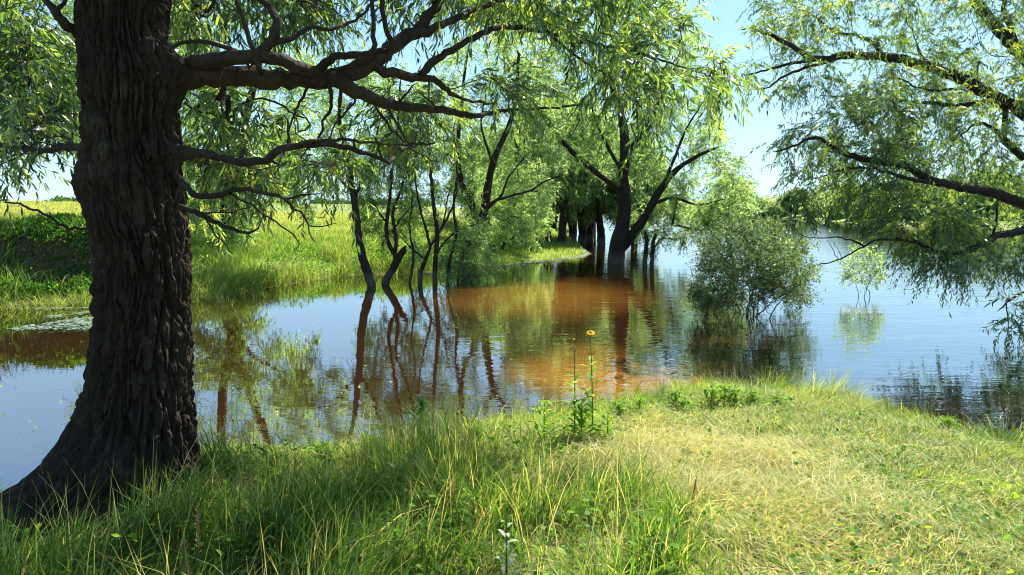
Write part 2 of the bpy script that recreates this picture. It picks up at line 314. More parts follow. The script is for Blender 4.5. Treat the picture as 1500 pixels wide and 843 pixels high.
class Tree:
    def __init__(s, seed, step=.15, cap=60000):
        s.P = np.zeros((cap, 3)); s.par = np.full(cap, -1); s.rad = np.zeros(cap); s.limb = np.zeros(cap, int); s.pl = np.zeros(cap)
        s.n = 0; s.step = step; s.rng = np.random.default_rng(seed); s.parts = []; s.tips = []; s.fixed = np.zeros(cap, bool)
    def limb_add(s, pts, r0, r1, part=0, attach=True, wob=.0):
        """pts: Nx3; radii taper r0->r1. attach: hang on the nearest node already there"""
        Q, t = densify(pts, s.step)
        if wob: Q[1:] += s.rng.normal(0, wob, Q[1:].shape)
        prev = -1
        if attach and s.n:
            prev = int(np.argmin(((s.P[:s.n] - Q[0]) ** 2).sum(1)))
        for q, tt in zip(Q, t):
            i = s.n; s.P[i] = q; s.par[i] = prev; s.rad[i] = r0 + (r1 - r0) * tt; s.limb[i] = part; s.fixed[i] = True
            s.pl[i] = 0 if prev < 0 else s.pl[prev] + np.linalg.norm(q - s.P[prev]); prev = i; s.n += 1
    def grow(s, T, bf=.25, curve=.25, sag=.0, minfrom=0.0, jit=.02):
        T = np.asarray(T, float)
        d0 = np.array([((s.P[:s.n] - t) ** 2).sum(1).min() for t in T])
        order = np.argsort(d0 * s.rng.uniform(.8, 1.25, len(T)))
        for k in order:
            t = T[k]; Pn = s.P[:s.n]
            d = np.sqrt(((Pn - t) ** 2).sum(1))
            cost = d + bf * s.pl[:s.n] + (s.pl[:s.n] < minfrom) * 1e3
            i = int(np.argmin(cost)); L = d[i]
            if L < 1e-3: continue
            p0 = Pn[i]
            pi = s.par[i]
            dirp = norm(p0 - s.P[pi]) if pi >= 0 else np.array([0, 0, 1.0])
            ctrl = p0 + (t - p0) * .45 + dirp * L * curve + np.array([0, 0, sag * L])
            n = max(2, int(np.ceil(L / s.step)))
            prev = i
            for j in range(1, n + 1):
                u = j / n
                q = (1 - u) ** 2 * p0 + 2 * u * (1 - u) * ctrl + u * u * t
                if j < n: q = q + s.rng.normal(0, jit * min(L, 1.0), 3)
                m = s.n; s.P[m] = q; s.par[m] = prev; s.limb[m] = s.limb[i]
                s.pl[m] = s.pl[prev] + np.linalg.norm(q - s.P[prev]); prev = m; s.n += 1
            s.tips.append(prev)
    def radii(s, rt=.003, e=2.3, cap_up=True):
        acc = np.zeros(s.n)
        for i in range(s.n - 1, -1, -1):
            r = max(rt, acc[i] ** (1 / e))
            if s.fixed[i]: r = max(s.rad[i], min(r, s.rad[i] * 1.05))
            s.rad[i] = r
            p = s.par[i]
            if p >= 0: acc[p] += r ** e
        for i in range(s.n):      # a branch never thicker than what carries it
            p = s.par[i]
            if p >= 0 and not s.fixed[i] and s.rad[i] > s.rad[p] * .8: s.rad[i] = s.rad[p] * .8 if s.fixed[p] else min(s.rad[i], s.rad[p])
    def tubes(s, minr=0.0, ksides=None):
        """dict part -> (V,F)"""
        kids = [[] for _ in range(s.n)]
        roots = []
        for i in range(s.n):
            (kids[s.par[i]] if s.par[i] >= 0 else roots).append(i)
        out = {}
        stack = [(r, None) for r in roots]
        while stack:
            st, src = stack.pop()
            ch = [] if src is None else [src]
            cur = st
            while True:
                ch.append(cur)
                ks = kids[cur]
                if not ks: break
                ks = sorted(ks, key=lambda q: (s.limb[q] == s.limb[cur] and s.fixed[q] == s.fixed[cur], s.fixed[q], s.rad[q]), reverse=True)
                for q in ks[1:]: stack.append((q, cur))
                if s.limb[ks[0]] != s.limb[cur]:
                    stack.append((ks[0], cur)); break
                cur = ks[0]
            if len(ch) < 2: continue
            ch = np.array(ch); Q = s.P[ch]; r = s.rad[ch].copy()
            if src is not None: r[0] = r[1]
            if not kids[ch[-1]]: r[-1] *= .35
            if r.max() < minr: continue
            k = 4 if r.max() < .008 else 6 if r.max() < .022 else 14 if r.max() < .06 else 30
            if ksides: k = min(k, ksides)
            tg = np.gradient(Q, axis=0); tg = norm(tg)
            ax = np.eye(3)[int(np.argmin(np.abs(tg.mean(0))))]
            b = norm(np.cross(tg, ax)); c = np.cross(tg, b)
            a = np.linspace(0, 2 * np.pi, k, endpoint=False)
            rr_ = r[:, None] * np.ones((1, k))
            if k >= 10:
                dd = np.cos(a)[None, :, None] * b[:, None] + np.sin(a)[None, :, None] * c[:, None]
                pp = (Q[:, None] + r[:, None, None] * dd).reshape(-1, 3)
                sc_ = .35 / max(r.mean(), .02)
                rr_ = rr_ * (1 + .38 * (fbm(pp * sc_, 3, 7).reshape(rr_.shape) - .5) - .16 * (1 - np.abs(2 * vnoise(np.stack([np.tile(np.cos(a) * 3.2, len(Q)), np.tile(np.sin(a) * 3.2, len(Q)), np.repeat(np.arange(len(Q)) * .55, k)], 1), 9) - 1)).reshape(rr_.shape) ** 2 + .06)
            ring = Q[:, None] + rr_[:, :, None] * (np.cos(a)[None, :, None] * b[:, None] + np.sin(a)[None, :, None] * c[:, None])
            V, Fq, nv = out.setdefault(int(s.limb[st]), ([], [], [0]))
            o = nv[0]; m = len(Q)
            i = np.arange(m - 1)[:, None] * k; j = np.arange(k)[None]; j2 = (j + 1) % k
            Fq.append((np.stack([i + j, i + j2, i + k + j2, i + k + j], -1) + o).reshape(-1, 4))
            V.append(ring.reshape(-1, 3)); nv[0] += m * k
        return {p: (np.vstack(v), np.vstack(f)) for p, (v, f, _) in out.items()}

def leaves(T, spec, rg, keep=None):
    """twiglets with leaves round the thin ends of tree T. returns leaf V,F,tint and twiglet tubes V,F"""
    n = T.n
    thin = np.nonzero((T.rad[:n] <= spec.get('thr', .008)) & ~T.fixed[:n])[0]
    tips = np.array(T.tips)
    nt = spec['n']
    src = np.concatenate([rg.choice(tips, int(nt * .55)), rg.choice(thin, nt - int(nt * .55))])
    p0 = T.P[src]; par = T.par[src]
    d = norm(p0 - T.P[par])
    d = norm(d * spec.get('fwd', .7) + rg.normal(0, spec.get('rand', .55), d.shape))
    p0 = p0 + rg.normal(0, spec.get('off', .01), p0.shape)
    L = rg.uniform(*spec['L'], nt)
    g = spec['droop'] * rg.uniform(.5, 1.5, nt)
    def pos(u):  # u (nt,m)
        return p0[:, None] + (L[:, None] * u)[..., None] * d[:, None] + np.array([0, 0, -1.0]) * ((L * g)[:, None] * u ** 2)[..., None]
    m = spec['m']
    u = (np.arange(m)[None] + rg.uniform(.1, .9, (nt, m))) / m
    u = .12 + .88 * u
    X = pos(u); tg = norm(pos(u + .02) - X)
    side = norm(np.cross(tg, np.array([0, 0, 1.0]) + rg.normal(0, .5, (nt, m, 3))))
    sg = np.where((np.arange(m)[None] + rg.integers(0, 2, (nt, 1))) % 2 == 0, 1, -1)[..., None]
    ax = norm(tg * .75 + side * sg * .65 + np.array([0, 0, -1.0]) * spec.get('hang', .45) + rg.normal(0, .28, X.shape))
    X = X.reshape(-1, 3); ax = ax.reshape(-1, 3)
    K = len(X)
    nr = rg.normal(0, 1, (K, 3)) + np.array([0, 0, spec.get('up', .7)])
    b = norm(np.cross(ax, nr)); nn = np.cross(b, ax)
    ll = spec['len'] * rg.uniform(.6, 1.25, K); ww = spec['wid'] * rg.uniform(.75, 1.2, K)
    tint = np.clip(rg.normal(.42, .22, K) + np.repeat(rg.normal(0, .16, nt) + .9 * (fbm(p0 * spec.get('patch', .9), 2, 3) - .5), m) + spec.get('tint', 0), 0, 1)
    if keep is not None:
        kk = keep(X); X, ax, b, nn, ll, ww, tint = X[kk], ax[kk], b[kk], nn[kk], ll[kk], ww[kk], tint[kk]; K = len(X)
    l3, w3 = ll[:, None], ww[:, None]
    cv = spec.get('curl', .12) * rg.uniform(-.3, 1.2, K)[:, None]
    if spec.get('hi', True):
        V = np.stack([X, X + ax * l3 * .35 + b * w3 * .5 - nn * l3 * cv * .15, X + ax * l3 * .35 - b * w3 * .5 - nn * l3 * cv * .15,
                      X + ax * l3 * .7 + b * w3 * .36 - nn * l3 * cv * .55, X + ax * l3 * .7 - b * w3 * .36 - nn * l3 * cv * .55, X + ax * l3 - nn * l3 * cv * 1.1], 1)
        o = np.arange(K)[:, None] * 6
        F = [o + np.array([[0, 1, 2]]), o + np.array([[1, 3, 4, 2]]), o + np.array([[3, 5, 4]])]
        F = [np.vstack([F[0], F[2]]), F[1]]
        tt = np.repeat(tint, 6)
    else:
        V = np.stack([X, X + ax * l3 * .45 + b * w3 * .5, X + ax * l3, X + ax * l3 * .45 - b * w3 * .5], 1)
        F = [np.arange(K)[:, None] * 4 + np.array([[0, 1, 2, 3]])]; tt = np.repeat(tint, 4)
    tw = None
    if spec.get('twig'):
        U = np.linspace(0, 1, 5)[None].repeat(nt, 0)
        Q = pos(U); t2 = norm(np.gradient(Q, axis=1)); bb = norm(np.cross(t2, np.array([.31, .9, .2]))); c2 = np.cross(t2, bb)
        r = spec['twig'] * np.linspace(1, .4, 5)[None, :, None]
        ring = np.stack([Q + r * (math.cos(a) * bb + math.sin(a) * c2) for a in (0, 2.094, 4.189)], 2)
        Vt = ring.reshape(-1, 3)
        i = np.arange(4)[:, None] * 3; j = np.arange(3)[None]; j2 = (j + 1) % 3
        q = np.stack([i + j, i + j2, i + 3 + j2, i + 3 + j], -1).reshape(-1, 4)
        tw = (Vt, (np.arange(nt)[:, None, None] * 15 + q[None]).reshape(-1, 4))
    return V.reshape(-1, 3), F, tt, tw

def build(T, root, partnames, spec, rg, bark=M_bark2, leaf=M_leaf_far, minr=0, ksides=None, rt=.003, e=2.3, keep=None, labels=None):
    T.radii(rt, e)
    off = np.array(root.location)
    for p, (V, Fq) in sorted(T.tubes(minr, ksides).items()):
        o = mesh_np(partnames[p] if p < len(partnames) else 'limb', V - off, [Fq], bark, root, None, True)
        if labels and p in labels: o['label'] = labels[p]
    if spec:
        V, Fl, tt, tw = leaves(T, spec, rg, keep)
        o = mesh_np('crown', V - off, Fl, leaf, root, {'tint': tt})
        if tw: mesh_np('twig', tw[0] - off, [tw[1]], M_twig, o)
    return root
def inpoly(poly, x, y): return sdf(np.asarray(poly, float), x, y) > 0
def scatter(poly, n, rg, Y, zmin=None, clump=0):
    """n points seen through the outline poly at survey distances Y=(a,b)"""
    poly = np.asarray(poly, float); lo, hi = poly.min(0), poly.max(0); out = []
    while len(out) < n:
        q = rg.uniform(lo, hi, (n * 2, 2))
        if clump:
            if not out: cc = rg.uniform(lo, hi, (400, 2)); cc = cc[inpoly(poly, cc[:, 0], cc[:, 1])][:clump]; cy = rg.uniform(*Y, len(cc))
            ci = rg.integers(0, len(cc), n * 2); q = cc[ci] + rg.normal(0, 1, (n * 2, 2)) * np.array([26, 19])
        q = q[inpoly(poly, q[:, 0], q[:, 1])]
        for a in q:
            p = P(a[0], a[1], rg.uniform(*Y) if not clump else cy[np.argmin(((cc - a) ** 2).sum(1))] + rg.normal(0, .25))
            if zmin is None or p[2] > zmin: out.append(p)
    return np.array(out[:n])
def px(l, Y):
    """survey list [(px,py[,Y])] -> points"""
    return np.array([P(a[0], a[1], a[2] if len(a) > 2 else Y) for a in l])

# ------------------------------------------------------------------ the big old willow on the near bank
def big_trunk(root):
    D = 4.25
    rows = [(-760, 60, 215), (-420, 84, 232), (-200, 98, 246), (-80, 104, 252), (0, 107, 250), (50, 109, 244), (85, 111, 252), (120, 114, 262), (160, 117, 262), (200, 120, 263), (235, 118, 267), (270, 116, 270), (300, 120, 273),
            (350, 131, 279), (400, 134, 281), (450, 135, 283), (500, 132, 284), (550, 128, 285), (600, 122, 287), (650, 116, 288), (700, 112, 290), (760, 108, 292), (860, 106, 294)]
    rows = np.array(rows, float)
    Z = np.array([P(0, r, D)[2] for r in rows[:, 0]]); XL = np.array([P(a, r, D)[0] for r, a in zip(rows[:, 0], rows[:, 1])]); XR = np.array([P(a, r, D)[0] for r, a in zip(rows[:, 0], rows[:, 2])])
    o = np.argsort(Z); Z, XL, XR = Z[o], XL[o], XR[o]
    nz, na = 820, 380
    zz = np.linspace(Z[0], Z[-1], nz); cx = np.interp(zz, Z, (XL + XR) / 2); rr = np.interp(zz, Z, (XR - XL) / 2)
    ker = np.hanning(13); ker /= ker.sum(); pad = lambda a: np.convolve(np.pad(a, 6, 'edge'), ker, 'valid')
    cx, rr = pad(cx), pad(rr)
    th = np.linspace(0, 2 * np.pi, na, endpoint=False)
    TH, ZZ = np.meshgrid(th, zz); t = TH.ravel(); z = ZZ.ravel(); r = np.repeat(rr, na); c = np.repeat(cx, na)
    def lobe(t0, w): return np.exp(-((np.angle(np.exp(1j * (t - t0)))) / w) ** 2)
    g0 = .50
    flare = lambda s: np.exp(-np.maximum(z - g0 + .05, 0) / s)
    add = .58 * lobe(R(194), .46) * flare(.24) + .20 * lobe(R(262), .40) * flare(.20) + .10 * lobe(R(325), .45) * flare(.16) + .22 * lobe(R(95), .6) * flare(.22) + .08 * lobe(R(25), .5) * flare(.14) + .12 * lobe(R(225), .3) * flare(.2)
    zb = P(0, 268, D)[2]
    add = add + .075 * lobe(R(184), .42) * np.exp(-((z - zb) / .115) ** 2)                       # burl
    zb2 = P(0, 235, D)[2]; add = add + .045 * lobe(R(350), .35) * np.exp(-((z - zb2) / .10) ** 2)
    zb3 = P(0, 660, D)[2]; add = add + .10 * lobe(R(275), .55) * np.exp(-((z - zb3) / .13) ** 2)
    zc = P(0, 105, D)[2]; add = add + .13 * lobe(R(352), .55) * np.exp(-((z - zc) / .17) ** 2)      # collar of the great limb
    add = add + .035 * (n2(np.cos(t) * 2 + 9, z * 1.2 + np.sin(t) * 2, 1.0, 41) - .5) * 2
    q3 = np.stack([np.cos(t) * 3, np.sin(t) * 3, z * 2.6], 1)
    w1 = fbm(q3, 3, 61) - .5; w2 = fbm(q3 * 3.1, 2, 64) - .5
    tw = t + w1 * .50 + w2 * .16 + .12 * z
    pc = np.stack([np.cos(tw) * 6.8, np.sin(tw) * 6.8, z * 2.5 + 1.6 * w1 + .6 * w2 + 30], 1)
    F1, F2 = worley(pc, 5); crack = np.exp(-((F2 - F1) / .20) ** 2)
    pf = np.stack([np.cos(tw) * 15, np.sin(tw) * 15, z * 7 + 60], 1)
    G1, G2 = worley(pf, 9); crack2 = np.exp(-((G2 - G1) / .22) ** 2)
    fine = fbm(np.stack([np.cos(t) * 16, np.sin(t) * 16, z * 26], 1), 3, 83) - .5
    deep = .6 + .8 * fbm(q3 * 1.4 + 5, 2, 66)
    rad = r - .030 + add - .040 * crack * deep - .018 * crack2 + .030 * fine + .018 * (.5 - np.minimum(F1, .9))
    x = c + rad * np.cos(t); y = D + .02 + rad * np.sin(t) * 1.0
    V = np.stack([x, y, z], 1) - np.array(root.location)
    i = np.arange(nz - 1)[:, None] * na; j = np.arange(na)[None]; j2 = (j + 1) % na
    q = np.stack([i + j, i + j2, i + na + j2, i + na + j], -1).reshape(-1, 4)
    top = len(V); V = np.vstack([V, V[-na:].mean(0, keepdims=True)])
    tri = np.stack([np.full(na, top), (nz - 1) * na + np.arange(na), (nz - 1) * na + (np.arange(na) + 1) % na], 1)
    mesh_np('trunk', V, [q, tri], M_bark, root, None, False)
    # knots and broken snags on the trunk
    return np.stack([cx, np.full(nz, D), zz], 1)

def great_willow():
    D = 4.25
    b = P(205, 725, D)
    root = empty('willow_tree', (b[0], D, .45), 'huge old willow with thick furrowed dark trunk on the grassy near bank', 'tree')
    axis = big_trunk(root)
    T = Tree(5, .06)
    names = []
    def add(pts, r0, r1, name='limb', attach=True, part=None, wob=.006, Y=D):
        if part is None: names.append(name); part = len(names) - 1
        T.limb_add(px(pts, Y), r0 * .84, r1 * .84, part, attach, wob); return part
    # an inner core so limbs know what they hang on (inside the trunk mesh)
    names.append('heartwood')
    T.limb_add(axis[::40], .12, .1, 0, False)
    g = add([(200, 118, 4.25), (250, 106, 4.3), (300, 106, 4.35), (350, 112, 4.4), (400, 114, 4.45), (450, 117, 4.5), (500, 112, 4.55), (540, 96, 4.6), (572, 72, 4.7), (605, 45, 4.8), (632, 18, 4.9), (650, -15, 5.0), (690, -90, 5.3), (760, -180, 5.7)], .098, .026, wob=.010)
    add([(205, 116, 4.25), (240, 110, 4.27), (268, 107, 4.3), (300, 106, 4.35)], .19, .098, part=g)
    add([(250, 100, 4.3), (300, 90, 4.25), (345, 84, 4.2), (385, 84, 4.2), (420, 92, 4.3), (450, 104, 4.45), (475, 112, 4.5)], .056, .042, part=g)
    add([(375, 85, 4.2), (392, 66, 4.2), (408, 36, 4.2), (396, 14, 4.25), (380, -10, 4.3), (350, -70, 4.5), (340, -160, 4.8)], .038, .016)
    add([(396, 66, 4.2), (430, 55, 4.2), (450, 42, 4.25), (480, 42, 4.3), (520, 30, 4.5), (560, -10, 4.7)], .024, .009)
    add([(345, 74, 4.2), (318, 66, 4.15), (290, 62, 4.1), (262, 64, 4.05), (243, 74, 4.0)], .016, .012)
    add([(382, 108, 4.15), (372, 76, 4.1), (358, 36, 4.1), (346, -10, 4.1), (338, -80, 4.2)], .020, .012)
    e = add([(488, 116, 4.5), (530, 136, 4.6), (565, 150, 4.7), (600, 158, 4.9), (650, 162, 5.1), (690, 170, 5.3), (730, 164, 5.5), (770, 160, 5.7), (860, 154, 6.2)], .058, .008)
    add([(565, 108, 4.6), (600, 112, 4.75), (636, 118, 4.9), (655, 132, 5.0), (680, 145, 5.2), (720, 152, 5.5)], .040, .010)
    add([(618, 108, 4.8), (640, 85, 4.9), (670, 70, 5.0), (700, 52, 5.1), (735, 40, 5.3), (790, 44, 5.6), (850, 62, 6.0), (905, 72, 6.3), (950, 82, 6.6), (1000, 98, 6.9), (1045, 112, 7.2), (1075, 118, 7.4)], .034, .005)
    add([(592, 58, 4.75), (625, 46, 4.8), (665, 30, 5.0), (720, 6, 5.2), (800, -30, 5.6), (900, -50, 6.1), (990, -40, 6.6)], .04, .012)
    add([(800, 44, 5.6), (840, 80, 5.8), (880, 105, 6.0), (905, 122, 6.2)], .016, .006)
    add([(500, 104, 4.5), (545, 78, 4.5), (572, 70, 4.4), (566, 40, 4.35), (556, -10, 4.3), (548, -80, 4.4)], .026, .014)
    add([(470, 100, 4.5), (490, 84, 4.4), (520, 80, 4.3), (545, 74, 4.2), (548, 40, 4.2), (542, -10, 4.2)], .034, .012)
    add([(455, 118, 4.5), (440, 150, 4.6), (426, 180, 4.8), (420, 215, 4.9)], .014, .006)
    add([(482, 125, 4.5), (488, 150, 4.6), (476, 170, 4.7), (468, 200, 4.8), (440, 230, 5)], .018, .006)
    add([(520, 150, 4.6), (500, 172, 4.7), (490, 190, 4.8), (474, 215, 5)], .010, .005)
    add([(560, 150, 4.7), (600, 210, 4.9), (612, 190, 5.0)], .01, .005)
    add([(550, 155, 4.7), (575, 190, 4.9), (600, 216, 5.0), (640, 240, 5.3)], .012, .004)
    l = add([(240, 222, 4.25), (275, 223, 4.2), (310, 228, 4.1), (340, 234, 4.0), (378, 238, 3.95), (400, 228, 3.95), (425, 215, 4.0), (460, 212, 4.05), (500, 216, 4.1), (540, 226, 4.2), (572, 238, 4.3), (580, 226, 4.4), (598, 214, 4.5), (640, 210, 4.8)], .036, .008)
    add([(235, 222, 4.25), (262, 223, 4.22), (290, 225, 4.15)], .085, .038, part=l)
    add([(352, 236, 3.97), (358, 222, 3.97), (362, 213, 3.97)], .018, .014, part=l)
    add([(410, 222, 4.0), (450, 210, 4.0), (490, 204, 4.1), (530, 208, 4.2), (575, 213, 4.4), (630, 211, 4.7)], .018, .006)
    add([(420, 216, 4.0), (424, 196, 4.0), (420, 182, 4.0), (414, 170, 4.05)], .011, .005)
    dd = add([(255, 252, 4.2), (276, 276, 4.05), (292, 290, 4.0), (325, 286, 3.95), (350, 278, 3.9), (395, 284, 3.9), (418, 292, 3.9), (440, 290, 3.95), (470, 284, 4.0)], .026, .005, 'bare_limb')
    add([(418, 293, 3.9), (432, 306, 3.9), (447, 318, 3.9), (454, 340, 3.9), (464, 357, 3.9)], .010, .003, part=dd)
    add([(452, 331, 3.9), (475, 333, 3.9), (495, 326, 3.9)], .005, .002, part=dd)
    add([(338, 284, 3.92), (360, 296, 3.9), (385, 315, 3.88), (412, 330, 3.86), (428, 345, 3.85), (436, 358, 3.85), (428, 370, 3.85)], .008, .003, part=dd)
    rs = np.random.default_rng(8)
    for k_ in range(16):     # broken snags and spurs along the limbs
        q_ = [(330, 92, 4.3), (365, 100, 4.3), (420, 108, 4.45), (455, 122, 4.5), (515, 118, 4.55), (585, 150, 4.8), (640, 160, 5.0), (545, 92, 4.6), (610, 42, 4.8), (310, 226, 4.1), (385, 234, 3.95), (445, 212, 4.0), (520, 222, 4.15), (690, 55, 5.1), (740, 42, 5.3), (560, 232, 4.25)][k_]
        dx, dy = rs.uniform(-28, 28), rs.uniform(-38, 24); add([q_, (q_[0] + dx * .5, q_[1] + dy * .6, q_[2] - .05), (q_[0] + dx, q_[1] + dy, q_[2] - .12)], rs.uniform(.008, .016), rs.uniform(.003, .009), part=g)
    d2 = add([(258, 300, 4.15), (285, 310, 4.0), (310, 324, 3.95), (335, 333, 3.9), (360, 343, 3.9), (376, 336, 3.9), (380, 325, 3.9)], .022, .004, 'bare_limb')
    add([(300, 320, 3.95), (315, 345, 3.9), (332, 360, 3.9), (340, 372, 3.9)], .006, .003, part=d2)
    add([(285, 312, 4.0), (310, 312, 3.9), (345, 310, 3.85), (370, 305, 3.8)], .007, .003, part=d2)
    add([(130, 60, 4.25), (105, 45, 4.15), (92, 30, 4.1), (75, 12, 4.1), (58, -8, 4.1), (20, -80, 4.2)], .045, .015)
    add([(86, 24, 4.1), (92, 8, 4.1), (98, -10, 4.1), (104, -60, 4.1)], .02, .01)
    w = add([(140, 215, 4.4), (105, 214, 4.6), (75, 220, 4.8), (50, 222, 4.9), (28, 216, 5.0), (0, 212, 5.2), (-60, 190, 5.5)], .035, .010)
    add([(48, 222, 4.9), (26, 200, 5.0), (26, 185, 5.0), (10, 170, 5.1)], .012, .005, part=w)
    add([(108, 218, 4.6), (96, 200, 4.7), (60, 205, 4.9), (20, 235, 5.1), (-20, 245, 5.2)], .010, .004, part=w)
    dq = add([(150, 330, 4.3), (110, 336, 4.4), (62, 312, 4.6), (20, 298, 4.8), (-40, 288, 5.2)], .014, .006, 'bare_limb')
    # crown above the frame
    add([(150, -120, 4.25), (60, -260, 4.6), (-120, -380, 5.4)], .09, .02)
    add([(200, -150, 4.3), (330, -320, 5.0), (520, -460, 6.2)], .10, .02)
    add([(180, -160, 4.25), (240, -420, 4.0), (330, -640, 3.6)], .10, .02)
    rg = np.random.default_rng(77)
    Ts = [scatter([(235, 85), (300, 62), (480, 40), (640, 20), (740, 30), (760, -90), (400, -120), (240, -60)], 240, rg, (4.6, 7.6), clump=40),
          scatter([(640, -60), (990, -60), (1010, 20), (1055, 80), (1068, 130), (1010, 150), (960, 120), (900, 120), (840, 70), (760, 50), (640, 20)], 130, rg, (5.2, 7.6), clump=21),
          scatter([(850, 110), (1000, 110), (960, 190), (900, 205), (860, 160)], 16, rg, (5.6, 7.0)),
          scatter([(256, 125), (330, 130), (420, 150), (520, 170), (520, 260), (420, 270), (300, 330), (272, 300)], 110, rg, (5.0, 8.0), clump=18),
          scatter([(560, 130), (720, 110), (850, 150), (820, 190), (640, 200), (560, 240)], 40, rg, (5.0, 7.5), clump=6),
          scatter([(-60, -60), (100, -60), (108, 120), (106, 215), (60, 250), (-60, 240)], 230, rg, (4.9, 7.4), clump=38),
          scatter([(-300, -900), (700, -900), (1000, -90), (-120, -90)], 130, rg, (3.6, 8.5)),
          np.array([-1.7, 4.9, 4.6]) + rg.uniform(0, 1, (220, 3)) * np.array([3.6, 3.4, 1.5])]  # leaf clump above the frame, added to shade the foreground grass
    T.grow(np.vstack(Ts), .12, .22, .02, 0.5)
    lab = {names.index('bare_limb'): 'leafless dead branch crooking low from the trunk'}
    spec = dict(n=5000, L=(.2, .45), droop=.4, m=17, len=.092, wid=.0165, thr=.006, twig=.0013, off=.02, hang=.55)
    def keep(X):   # no spray hangs straight in front of the trunk or the open sky gap
        u = 750 + 1000 * X[:, 0] / np.maximum(X[:, 1], .1)
        k = ~((X[:, 1] < 4.3) & (u > 90) & (u < 300))
        for z in (.8, 1.1, 1.4, 1.7, 2.0):      # leaves cut away along the sun rays so light reaches the trunk
            v = X - np.array([-2.0, 4.1, z]); t = v @ SUN
            k &= ~((np.linalg.norm(v - t[:, None] * SUN, axis=1) < .30) & (rg.uniform(0, 1, len(X)) < .85))
        return k
    names[0] = 'heartwood'
    T.radii(.0030, 2.05)
    off = np.array(root.location)
    for p, (V, Fq) in sorted(T.tubes().items()):
        if p == 0:
            continue
        o = mesh_np(names[p], V - off, [Fq], M_bark2 if names[p] == 'limb' else M_bark2, root, None, True)
        if names[p] == 'bare_limb': o['label'] = 'leafless dead branch low on the trunk'
    V, Fl, tt, tw = leaves(T, spec, rg, keep)
    o = mesh_np('crown', V - off, Fl, M_leaf, root, {'tint': tt})
    mesh_np('twig', tw[0] - off, [tw[1]], M_twig, o)
great_willow()

